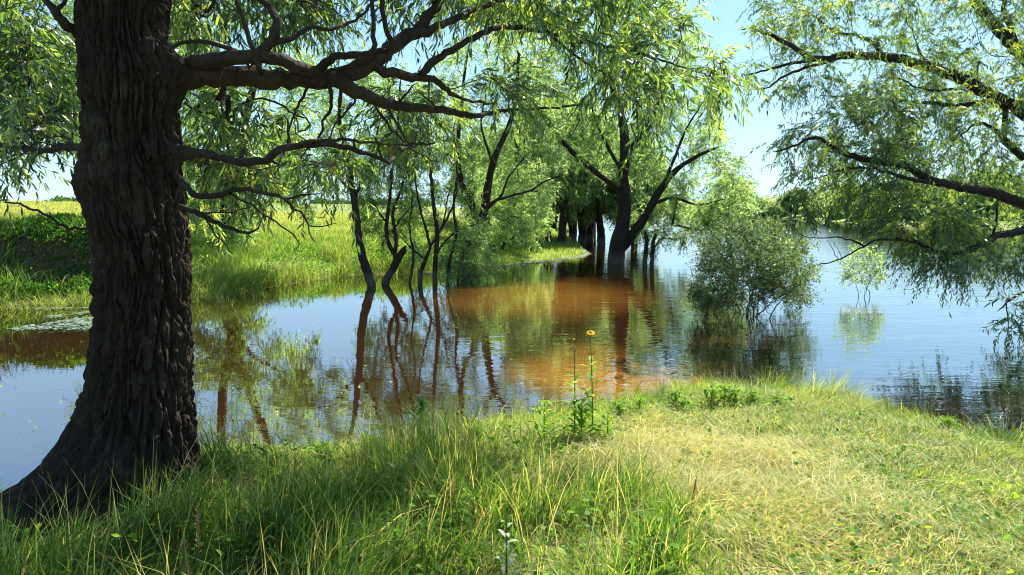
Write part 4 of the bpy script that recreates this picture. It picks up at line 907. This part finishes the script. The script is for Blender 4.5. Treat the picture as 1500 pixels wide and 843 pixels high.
# survey of the near bank: where the growth is tall, trampled to straw, or lush rim
TALL = gpoly([(-500, 730), (20, 725), (200, 690), (300, 640), (560, 632), (690, 628), (770, 640), (800, 690), (930, 720), (1010, 800), (1080, 900), (900, 1100), (-600, 1100)])
STRAW = [W(1080, 660, .5), W(640, 700, .5), W(1130, 700, .5), W(960, 640, .5), W(1250, 800, .55), W(1060, 690, .5)]
def near_fields(x, y):
    t = sdf(TALL, x, y); tall = sstep(t + .5 * (n2(x, y, 1.6, 91) - .5), -.35, .35)
    straw = np.zeros_like(x)
    for (a, b), w in zip(STRAW, (1.1, .5, .8, .6, .4, .9)): straw = np.maximum(straw, w * np.exp(-(((x - a) / .85) ** 2 + ((y - b) / .85) ** 2)))
    straw = np.clip(straw * .9 + 1.3 * (n2(x, y, 1.5, 95) - .52), 0, 1)
    return tall, straw
def near_grass():
    rg = np.random.default_rng(7)
    def pts(n, x0=-7, x1=9.5, y0=1.7, y1=9.5):
        x = rg.uniform(x0, x1, n); y = y0 + (y1 - y0) * rg.uniform(0, 1, n) ** 1.0
        k = (np.abs(x) < y * .95 + 1.6); x, y = x[k], y[k]
        d = sdf(NEAR, x, y); k = d > -.08; return x[k], y[k], d[k]
    # tall lush grass, in clumps
    x, y, d = pts(420000); tall, straw = near_fields(x, y)
    cl = n2(x, y, 2.6, 101, 2); big = n2(x, y, .9, 103, 2)
    k = rg.uniform(0, 1, len(x)) < tall * (.25 + 1.3 * sstep(cl, .3, .65)) * .62 * sstep(y, 1.2, 2.4)
    tr = (np.hypot((x + 2.3) / .62, (y - 4.3) / .55) > 1) & ((np.hypot((x + 2.75) / .50, (y - 3.95) / .55) > 1) | (rg.uniform(0, 1, len(x)) < .12))
    k &= tr
    x, y, d, cl, big, straw = x[k], y[k], d[k], cl[k], big[k], straw[k]; K = len(x)
    z = height(x, y)
    h = (.16 + .34 * sstep(cl, .3, .72)) * (.55 + .45 * sstep(np.hypot(x + 2.75, y - 3.95), .4, 1.1)) * rg.uniform(.55, 1.25, K) * (.75 + .5 * big) * (.6 + .4 * sstep(d, 0, .6))
    lean = 2 * np.pi * n2(x, y, 1.3, 107, 2) * 1.6 + rg.normal(0, .9, K)
    tint = np.clip(.13 + .36 * big + rg.normal(0, .13, K) + .26 * straw * (rg.uniform(0, 1, K) < .5), 0, 1)
    dry = rg.uniform(0, 1, K) < .10 + .22 * straw; tint = np.where(dry, rg.uniform(.66, .95, K), tint)
    A = blades(np.stack([x, y, z - .01], 1), h, np.where(rg.uniform(0, 1, K) < .12, rg.uniform(.008, .013, K), rg.uniform(.0032, .0075, K)), lean, np.clip(rg.normal(.75, .4, K), .1, 1.9), tint, rg)
    n = 700
    x2 = rg.choice(len(x), n); xs, ys = x[x2] + rg.normal(0, .05, n), y[x2] + rg.normal(0, .05, n); zs = height(xs, ys)
    A2 = blades(np.stack([xs, ys, zs], 1), rg.uniform(.4, .72, n), rg.uniform(.003, .005, n), rg.uniform(0, 6.28, n), rg.uniform(.1, .7, n), rg.uniform(.62, .9, n), rg)
    A = tuple(np.concatenate([p, q + (len(A[0]) if m == 1 else 0)]) for m, (p, q) in enumerate(zip(A, A2)))
    grass_obj('tall_grass', [A], 'tall lush green grass leaning in clumps on the near bank')
    # short trampled turf with straw
    x, y, d = pts(560000); tall, straw = near_fields(x, y)
    k = rg.uniform(0, 1, len(x)) < (1 - .72 * tall) * .80
    k &= np.hypot((x + 2.3) / .5, (y - 4.3) / .45) > 1
    x, y, d, straw, tall = x[k], y[k], d[k], straw[k], tall[k]; K = len(x); z = height(x, y)
    rim = (1 - sstep(d, .15, .75)) * (x > -.5)
    g2 = n2(x, y, 3.1, 113, 2); g3 = n2(x, y, .8, 117, 2)
    h = (.045 + .085 * g2 + .15 * rim + .05 * sstep(g3, .5, .7)) * rg.uniform(.5, 1.35, K) * (.72 + .28 * rim) * (1 + .8 * rim * sstep(n2(x, y, 2.2, 127, 2), .55, .75))
    flat = rg.uniform(0, 1, K) < (.22 + .6 * straw) * (1 - rim)
    bend = np.where(flat, rg.uniform(1.4, 2.4, K), np.clip(rg.normal(.8, .4, K), 0, 2)); h = np.where(flat, h * 1.6, h)
    tint = np.clip(.50 + .38 * (g3 - .42) + .25 * (g2 - .5) + rg.normal(0, .12, K), 0, .72)
    pdry = np.clip(.14 + .75 * straw - .8 * rim, .02, .8)
    tint = np.where(rg.uniform(0, 1, K) < pdry, rg.uniform(.66, 1.0, K), tint)
    lean = 2 * np.pi * n2(x, y, .9, 119, 2) * 2 + rg.normal(0, .9, K)
    B = blades(np.stack([x, y, z - .004], 1), h, np.where(rg.uniform(0, 1, K) < .10, rg.uniform(.007, .011, K), rg.uniform(.003, .0068, K)), lean, bend, tint, rg)
    grass_obj('short_grass', [B], 'short trampled yellow green turf on the near bank')
    # small round leaved herbs among the turf
    x, y, d = pts(70000); tall, straw = near_fields(x, y); cl = n2(x, y, 1.9, 123, 2)
    k = (rg.uniform(0, 1, len(x)) < sstep(cl, .5, .66) * (1 - .8 * straw) * (1 + tall)) & (d > .05); x, y, tall = x[k], y[k], tall[k]; K = len(x)
    X = np.stack([x, y, height(x, y) + rg.uniform(.02, .10, K) * (1 + 1.6 * tall)], 1); a = rg.uniform(0, 6.28, K)
    ax = norm(np.stack([np.cos(a), np.sin(a), rg.normal(.15, .3, K)], 1)); b = norm(np.cross(ax, rg.normal(0, .35, (K, 3)) + np.array([0, 0, 1.0]))); l3 = rg.uniform(.015, .05, (K, 1)) * (1 + .15 * tall[:, None])
    V = np.stack([X, X + ax * l3 * .5 + b * l3 * .36, X + ax * l3, X + ax * l3 * .5 - b * l3 * .36], 1).reshape(-1, 3)
    o = mesh_np('ground_herbs', V, [np.arange(K)[:, None] * 4 + np.array([[0, 1, 2, 3]])], M_weed, None, {'tint': np.repeat(np.clip(rg.normal(.5, .22, K), 0, 1), 4)})
    tag(o, 'small leafy herbs growing through the turf', 'herbs', None, 'stuff')
    # flat straw thatch
    x, y, d = pts(150000); tall, straw = near_fields(x, y)
    k = (rg.uniform(0, 1, len(x)) < (.05 + .9 * straw) * (1 - .55 * tall)) & (d > .35)
    x, y, straw = x[k], y[k], straw[k]; K = len(x); z = height(x, y)
    h = rg.uniform(.06, .22, K)
    D_ = blades(np.stack([x, y, z + rg.uniform(.004, .05, K)], 1), h, rg.uniform(.002, .0042, K), rg.uniform(0, 6.28, K), rg.uniform(1.7, 2.6, K), rg.uniform(.70, 1, K), rg)
    grass_obj('straw_thatch', [D_], 'flattened dry straw lying over the turf')
near_grass()

def meadow():
    rg = np.random.default_rng(17)
    n = 1500000
    a = rg.uniform(R(-44), R(12), n); r = 15 * (95 / 15) ** rg.uniform(0, 1, n)
    x = r * np.sin(a); y = r * np.cos(a)
    d = sdf(LEFT, x, y); k = (d > -.25); x, y, r, d = x[k], y[k], r[k], d[k]
    az = x / y; steep = (1 - sstep(az, -.60, -.42)) * (d < 6)
    lush = n2(x, y, .22, 131, 3); cl = n2(x, y, .9, 133, 2)
    lowz = 1 - sstep(az, -.16, .0)
    p = (.30 + .6 * sstep(cl, .35, .65)) * np.where(d < .3, .5, 1) * (1 - .25 * (1 - lowz)) * (1 - .6 * steep)
    k = rg.uniform(0, 1, len(x)) < p * .42
    x, y, r, d, lush, cl, steep, lowz = x[k], y[k], r[k], d[k], lush[k], cl[k], steep[k], lowz[k]; K = len(x)
    z = height(x, y)
    edge = (1 - sstep(d, 1.0, 5.0)) * lowz
    h = (.10 + .18 * cl + .34 * edge * sstep(cl, .3, .7) + .25 * steep * cl) * rg.uniform(.5, 1.4, K) * (1 + r / 120)
    tint = np.clip(.50 + .45 * (lush - .45) + .12 * sstep(d, 5, 25) + rg.normal(0, .09, K) - .30 * steep + .10 * sstep(d, 10, 40), .05, .75)  # tint lowered on the steep bank to paint in its shade
    dry = rg.uniform(0, 1, K) < .05 + .30 * sstep(d, 8, 40); tint = np.where(dry, rg.uniform(.64, .85, K), tint)
    A = blades(np.stack([x, y, z - .01], 1), h, .0045 * (r / 15) * rg.uniform(1.2, 3.0, K), rg.uniform(0, 6.28, K), np.clip(rg.normal(.7, .35, K), .1, 1.8), tint, rg)
    grass_obj('meadow_grass', [A], 'sunny meadow grass covering the far shore')
    # rank broad weeds on the steep bank and along the water's edge
    n = 330000
    a = rg.uniform(R(-44), R(-1), n); r = 15 + 14 * rg.uniform(0, 1, n)
    x = r * np.sin(a); y = r * np.cos(a); d = sdf(LEFT, x, y); az = x / y
    steep = (1 - sstep(az, -.58, -.42)); cl = n2(x, y, .8, 141, 3)
    k = (d > .3) & (d < 2.2 + 2.2 * steep) & (rg.uniform(0, 1, len(x)) < np.where(steep > .5, sstep(cl, .30, .50), .2 * sstep(cl, .38, .62)))
    x, y, cl, steep = x[k], y[k], cl[k], steep[k]; K = len(x); z = height(x, y)
    hz = rg.uniform(0, 1, K) ** .8 * (.25 + .75 * sstep(cl, .42, .7)) * (.55 - .15 * steep)
    X = np.stack([x + rg.normal(0, .05, K), y + rg.normal(0, .05, K), z + hz], 1)
    ax = norm(rg.normal(0, 1, (K, 3)) + np.array([0, 0, .15])); b = norm(np.cross(ax, rg.normal(0, .7, (K, 3)) + np.array([0, 0, 1.0])))
    l3 = rg.uniform(.05, .14, (K, 1))
    V = np.stack([X, X + ax * l3 * .5 + b * l3 * .22, X + ax * l3, X + ax * l3 * .5 - b * l3 * .22], 1).reshape(-1, 3)
    o = mesh_np('bank_weeds', V, [np.arange(K)[:, None] * 4 + np.array([[0, 1, 2, 3]])], M_weed, None, {'tint': np.repeat(np.clip(rg.normal(.4, .2, K), 0, 1), 4)})
    tag(o, 'rank leafy weeds clothing the far bank of the backwater', 'weeds', None, 'stuff')
    # sedge tufts in the shallows at the left
    n = 14000
    q = rg.uniform([-200, 432], [420, 462], (n, 2)); x, y = np.array([W(*t) for t in q]).T
    d = sdf(LEFT, x, y); cl = n2(x, y, 1.7, 151, 2)
    k = (d > -1.6) & (d < .6) & (cl > .52) & (rg.uniform(0, 1, n) < .75); x, y = x[k], y[k]; K = len(x)
    A = blades(np.stack([x, y, np.full(K, -.05)], 1), rg.uniform(.15, .55, K), rg.uniform(.006, .014, K), rg.uniform(0, 6.28, K), rg.uniform(.2, 1.3, K), np.clip(rg.normal(.55, .12, K), .2, .8), rg)
    grass_obj('sedge', [A], 'pale sedge standing in the shallows of the backwater', 'sedge')
meadow()
def weed_mat():
    rg = np.random.default_rng(23); n = 4200
    q = rg.uniform([-60, 452], [140, 484], (n, 2)); x, y = np.array([W(*t) for t in q]).T
    k = n2(x, y, .55, 161, 3) + .12 * np.exp(-((q[:, 0] - 75) / 60) ** 2) > .56; x, y = x[k], y[k]; K = len(x)
    X = np.stack([x, y, rg.uniform(.006, .03, K)], 1); a = rg.uniform(0, 6.28, K)
    ax = np.stack([np.cos(a), np.sin(a), rg.normal(0, .12, K)], 1); b = np.stack([-np.sin(a), np.cos(a), rg.normal(0, .12, K)], 1); l3 = rg.uniform(.04, .13, (K, 1))
    V = np.stack([X, X + ax * l3 * .5 + b * l3 * .4, X + ax * l3, X + ax * l3 * .5 - b * l3 * .4], 1).reshape(-1, 3)
    o = mesh_np('floating_weed', V, [np.arange(K)[:, None] * 4 + np.array([[0, 1, 2, 3]])], M_float, None, {'tint': np.repeat(rg.uniform(.1, .9, K), 4)})
    tag(o, 'pale mat of floating water weed in the backwater by the steep bank', 'water weed', None, 'stuff')
M_float = leaf_mat('float_leaf', [(0, (.04, .08, .03)), (1, (.14, .20, .12))], (.2, .26, .2), 1, .2, .25, .6)
weed_mat()

def flecks(name, label, cat, x, y, l0, l1, mat, rg, z0=.006, z1=.02):
    K = len(x); X = np.stack([x, y, rg.uniform(z0, z1, K)], 1); a = rg.uniform(0, 6.28, K)
    ax = np.stack([np.cos(a), np.sin(a), rg.normal(0, .08, K)], 1); b = np.stack([-np.sin(a), np.cos(a), rg.normal(0, .08, K)], 1); l3 = rg.uniform(l0, l1, (K, 1))
    V = np.stack([X, X + ax * l3 * .5 + b * l3 * .22, X + ax * l3, X + ax * l3 * .5 - b * l3 * .22], 1).reshape(-1, 3)
    tag(mesh_np(name, V, [np.arange(K)[:, None] * 4 + np.array([[0, 1, 2, 3]])], mat, None, {'tint': np.repeat(rg.uniform(0, 1, K), 4)}), label, cat, None, 'stuff')
def drift():
    rg = np.random.default_rng(29); n = 60000
    x = rg.uniform(-3, 4, n); y = rg.uniform(22, 40, n); d = sdf(LEFT, x, y); k = (d < .12) & (d > -.35 - .35 * n2(x, y, .8, 5)); x, y = x[k], y[k]
    flecks('drift_debris', 'pale line of drifted reed scraps along the edge of the grassy spit', 'debris', x, y, .04, .16, M_pale, rg)
    q = rg.uniform([0, 430], [1100, 640], (240, 2)); x, y = np.array([W(*t) for t in q]).T
    k = np.maximum(sdf(NEAR, x, y), sdf(LEFT, x, y)) < -.1; x, y = x[k], y[k]
    flecks('floating_leaves', 'scattered fallen willow leaves floating on the water', 'leaves', x, y, .03, .08, M_grass, rg, .004, .01)
drift()
# ------------------------------------------------------------------ plants on the near bank
def leaf_blade(base, dirv, L, w, droop, tint, V, Fq, T, rg, seg=5, fold=.25):
    d = norm(np.asarray(dirv, float)); s = norm(np.cross(d, [0, 0, 1.0]) + 1e-6); o = len(V)
    for i in range(seg + 1):
        u = i / seg; c = np.asarray(base) + d * L * u + np.array([0, 0, -droop * L * u * u])
        ww = w * math.sin(math.pi * min(1, .10 + .9 * u)) ** .8 * .5 + .0008
        if i == seg: ww = .0006
        V += [c - s * ww + np.array([0, 0, fold * ww]), c, c + s * ww + np.array([0, 0, fold * ww])]; T += [tint] * 3
    for i in range(seg):
        a = o + 3 * i; Fq += [(a, a + 1, a + 4, a + 3), (a + 1, a + 2, a + 5, a + 4)]
def stalk(pts, r0, r1, name, root, mat):
    T = Tree(1, .03); T.limb_add(np.asarray(pts), r0, r1, 0, False)
    T.radii(.0008); (V, Fq), = T.tubes().values()
    return mesh_np(name, V - np.array(root.location), [Fq], mat, root, None, True)
M_stem = leaf_mat('green_stem', [(0, (.06, .13, .025)), (1, (.12, .20, .04))], (.1, .16, .04), 1, .2)
def broad_plant(label, x, y, H, n, L, w, seed, flower=False, bud=False, grp=None, leaf=M_weed, lean=(0, 0), top=1.0, tbias=.55):
    rg = np.random.default_rng(seed); z = gz(x, y)
    root = empty('flowering_plant' if flower or bud else 'broadleaf_plant', (x, y, z), label, 'plant', grp)
    tip = np.array([x + lean[0], y + lean[1], z + H])
    pts = [np.array([x, y, z - .03]), np.array([x + lean[0] * .3, y + lean[1] * .3, z + H * .5]), tip]
    stalk(pts, .006, .0032, 'stem', root, M_stem)
    for k in range(n):
        u = (k + .5) / n * top; a = k * 2.4 + rg.normal(0, .3)
        b = np.array([x + lean[0] * u, y + lean[1] * u, z + H * u])
        V, Fq, T = [], [], []
        f = 1 - .55 * u
        leaf_blade(b, (math.cos(a), math.sin(a), rg.uniform(.5, 1.2)), L * f * rg.uniform(.8, 1.2), w * f, rg.uniform(.2, .6), min(1, max(0, rg.normal(tbias, .2))), V, Fq, T, rg)
        mesh_np('leaf', np.array(V) - np.array(root.location), [np.array(Fq)], leaf, root, {'tint': T}, True)
    if flower:
        V, Fq, T = [], [], []
        e1 = np.array([1.0, 0, 0]); e2 = norm(np.array([0, .87, .5])); nn = norm(np.array([0, -.5, .87]))
        for k in range(10):
            a = k * 2 * math.pi / 10; dd = math.cos(a) * e1 + math.sin(a) * e2; ss = -math.sin(a) * e1 + math.cos(a) * e2; o = len(V)
            for q, (ln, wd, lf) in enumerate(((.004, .003, 0), (.018, .010, .006), (.032, .009, .005), (.040, .002, -.004))):
                V += [tip + dd * ln - ss * wd + nn * lf, tip + dd * ln + ss * wd + nn * lf]; T += [.5, .5]
                if q: Fq.append((o + 2 * q - 2, o + 2 * q - 1, o + 2 * q + 1, o + 2 * q))
        fl = mesh_np('flower', np.array(V) - np.array(root.location), [np.array(Fq)], M_yellow, root, {'tint': T}, True)
        stalk([tip - nn * .004, tip + nn * .009], .011, .007, 'flower_centre', root, M_seed).parent = fl
    if bud:
        for dx, dz in ((.02, .0), (-.02, -.02), (.0, .03)):
            q = tip + np.array([dx, 0, dz]); stalk([tip - np.array([0, 0, .05]), q], .0015, .0015, 'bud_stalk', root, M_stem); stalk([q, q + np.array([0, 0, .012])], .005, .003, 'bud', root, M_stem)
    return root
gF = 'broadleaf plants at the water\'s edge'
def at(a, b, z=.4): return W(a, b, z)
x, y = at(868, 634, .38); broad_plant('tall yellow flowered plant at the water\'s edge before the orange water', x, y, .92, 20, .22, .062, 701, flower=True, lean=(-.03, 0), top=.75, grp=gF, tbias=.8)
x, y = at(842, 634, .38); broad_plant('tall budding plant without flowers, left of the yellow flowered one', x, y, .80, 18, .22, .060, 702, bud=True, lean=(-.01, 0), top=.7, grp=gF, tbias=.8)
x, y = at(797, 632, .38); broad_plant('short leafy plant with bright upright leaves, leftmost at the water\'s edge', x, y, .36, 16, .26, .075, 703, grp=gF, top=1, tbias=.95)
x, y = at(852, 636, .38); broad_plant('bushy low plant with yellow green leaves between the two tall stalks', x, y, .36, 22, .27, .08, 704, grp=gF, tbias=.95)
x, y = at(890, 640, .40); broad_plant('low broad leaved plant just right of the yellow flower\'s foot', x, y, .26, 14, .24, .08, 705, grp=gF, tbias=.92)
x, y = at(815, 648, .42); broad_plant('ground hugging plant with one big round pale leaf', x, y, .12, 6, .15, .08, 706, grp=gF, tbias=.8)
x, y = at(392, 700, .5); broad_plant('leafy green dock plant in the tall grass beside the big trunk', x, y, .34, 11, .20, .045, 707, tbias=.45)
x, y = at(742, 845, .6); broad_plant('pale thistly plant with whitish leaves in the tall grass at the bottom', x, y, .34, 14, .11, .03, 708, leaf=M_pale)
x, y = at(512, 842, .6); broad_plant('small pale leaved weed low in the grass at bottom left of centre', x, y, .24, 10, .09, .022, 711, leaf=M_pale)
def feather(label, x, y, H, seed, grp=None, tb=.3):
    rg = np.random.default_rng(seed); z = gz(x, y); root = empty('wild_herb', (x, y, z), label, 'plant', grp)
    stalk([(x, y, z - .03), (x + .01, y, z + H * .5), (x + .02, y, z + H)], .004, .0015, 'stem', root, M_stem)
    V, Fq, T = [], [], []
    for k in range(54):
        u = .10 + .90 * (k / 54) ** .9; a = k * 2.4 + rg.normal(0, .5); b = np.array([x + .02 * u, y, z + H * u])
        el = rg.uniform(-.1, 1.1); rr = (.20 * (1 - u) ** .6 + .03) * rg.uniform(.4, 1.3); dirv = np.array([math.cos(a), math.sin(a), el])
        for q in range(3):
            bb = b + norm(dirv) * rr * q / 3 - np.array([0, 0, .03 * q * q / 9])
            leaf_blade(bb, dirv + rg.normal(0, .7, 3), rg.uniform(.04, .085), rg.uniform(.008, .02), rg.uniform(.1, .6), min(1, max(0, rg.normal(tb, .2))), V, Fq, T, rg, 3)
    mesh_np('foliage', np.array(V) - np.array(root.location), [np.array(Fq)], M_weed, root, {'tint': T}, True)
x, y = at(615, 660, .35); feather('feathery blue green herb at the grassy edge before the tree reflections', x, y, .50, 721, tb=.35)
x, y = at(1040, 600, .3); feather('bushy green herb at the bank rim below the river bush', x, y, .22, 722, tb=.75)
x, y = at(1075, 600, .3); feather('bright green herb on the bank rim, right of the bushy one', x, y, .2, 723, tb=.8)
x, y = at(1555, 690, .2); feather('small herb at the water\'s edge on the far right', x, y, .2, 724, tb=.6)
x, y = at(1383, 640, .1); feather('lone green herb at the water\'s edge before the right reflections', x, y, .2, 725, tb=.65)
rgp = np.random.default_rng(31); herb_src = [o for o in bpy.data.objects if o.name.startswith('wild_herb') and o.parent is None]
for i, (a, b, sc_) in enumerate([(470, 668, .7), (545, 660, .8), (700, 640, .8), (742, 632, .7), (905, 614, .9), (938, 604, .7), (990, 592, 1.0), (1004, 600, .8), (1062, 594, 1.1), (1100, 600, .8), (1135, 600, .6)]):
    x, y = at(a, b, .3); o = herb_src[1 + i % 2]
    copy_tree(o, (x, y, gz(x, y)), rgp.uniform(0, 6), (sc_ * 1.2, sc_ * 1.2, sc_ * rgp.uniform(.7, 1.1)), 'leafy green herb in the lush fringe along the bank\'s rim', 'fringe herbs along the bank rim')
def seedstalk(label, x, y, H, seed, lean, grp):
    rg = np.random.default_rng(seed); z = gz(x, y); root = empty('seed_stalk', (x, y, z), label, 'plant', grp)
    tip = np.array([x + lean, y, z + H]); stalk([(x, y, z - .03), (x + lean * .3, y, z + H * .5), tip], .003, .0015, 'stem', root, M_seed)
    V, Fq, T = [], [], []
    for k in range(90):
        u = rg.uniform(.45, 1); b = np.array([x + lean * u, y, z + H * u]); a = rg.uniform(0, 6.28)
        leaf_blade(b, (math.cos(a), math.sin(a), 1.0), rg.uniform(.012, .03) * (1.3 - u * .6), .006, .1, rg.uniform(0, 1), V, Fq, T, rg, 2)
    mesh_np('seed_head', np.array(V) - np.array(root.location), [np.array(Fq)], M_seed, root, {'tint': T}, True)
gS = 'brown seed stalks in the tall grass'
for a, b, H, ln, lab in ((292, 860, .42, .01, 'tallest rusty seed stalk in the grass at bottom left'), (282, 880, .32, -.02, 'rusty seed stalk just left of the tallest at the photo\'s bottom'),
                         (385, 822, .30, .02, 'pale seed stalk in the grass below the big trunk\'s right side'), (655, 760, .33, .04, 'slanting seed stalk in the middle of the tall grass'),
                         (612, 728, .42, -.02, 'thin seed stalk on the sunny straw patch'), (1010, 760, .28, .03, 'thin brown stalk on the dry turf right of centre')):
    x, y = at(a, b, .58); seedstalk(lab, x, y, H, int(a), ln, gS)

# ------------------------------------------------------------------ light, sky, camera
w = bpy.data.worlds.new('World'); sc.world = w; w.use_nodes = True
nt = w.node_tree; sk = nt.nodes.new('ShaderNodeTexSky'); sk.sky_type = 'NISHITA'; sk.sun_disc = False
sk.sun_elevation = SUN_EL; sk.sun_rotation = SUN_AZ; sk.air_density = 1.0; sk.dust_density = 0.0; sk.altitude = 1200; sk.ozone_density = 1.6
def vm(op, a, b):
    n = nt.nodes.new('ShaderNodeVectorMath'); n.operation = op
    nt.links.new(a, n.inputs[0])
    if isinstance(b, tuple): n.inputs[1].default_value = b
    else: nt.links.new(b, n.inputs[1])
    return n.outputs[0]
raw = sk.outputs[0]      # hazy summer sky: the bright horizon band is softened
soft = vm('DIVIDE', raw, vm('ADD', vm('MULTIPLY', raw, (.27, .22, .20)), (1, 1, 1)))
nt.links.new(vm('MULTIPLY', soft, (.82, 1.0, 1.12)), nt.nodes['Background'].inputs[0]); nt.nodes['Background'].inputs[1].default_value = .13
sl = bpy.data.lights.new('sun', 'SUN'); sl.energy = 5.0; sl.angle = R(.55); sl.color = (1, .94, .84)
so = bpy.data.objects.new('sun', sl); C.objects.link(so); so.rotation_euler = Vector(-SUN).to_track_quat('-Z', 'Y').to_euler()
cd = bpy.data.cameras.new('camera'); cam = bpy.data.objects.new('camera', cd); C.objects.link(cam)
cd.sensor_width = 36; cd.lens = 36 * F / 1500; cd.clip_start = .05; cd.clip_end = 9000
cam.location = (0, 0, EYE); cam.rotation_euler = (math.pi / 2 - PITCH, 0, 0); sc.camera = cam
vs = sc.view_settings; vs.view_transform = 'Standard'; vs.look = 'None'; vs.exposure = 1.72; vs.gamma = 1
cy = sc.cycles; cy.filter_width = 1.05; cy.max_bounces = 8; cy.diffuse_bounces = 3; cy.glossy_bounces = 3; cy.transmission_bounces = 3; cy.transparent_max_bounces = 4; cy.caustics_reflective = False; cy.caustics_refractive = False
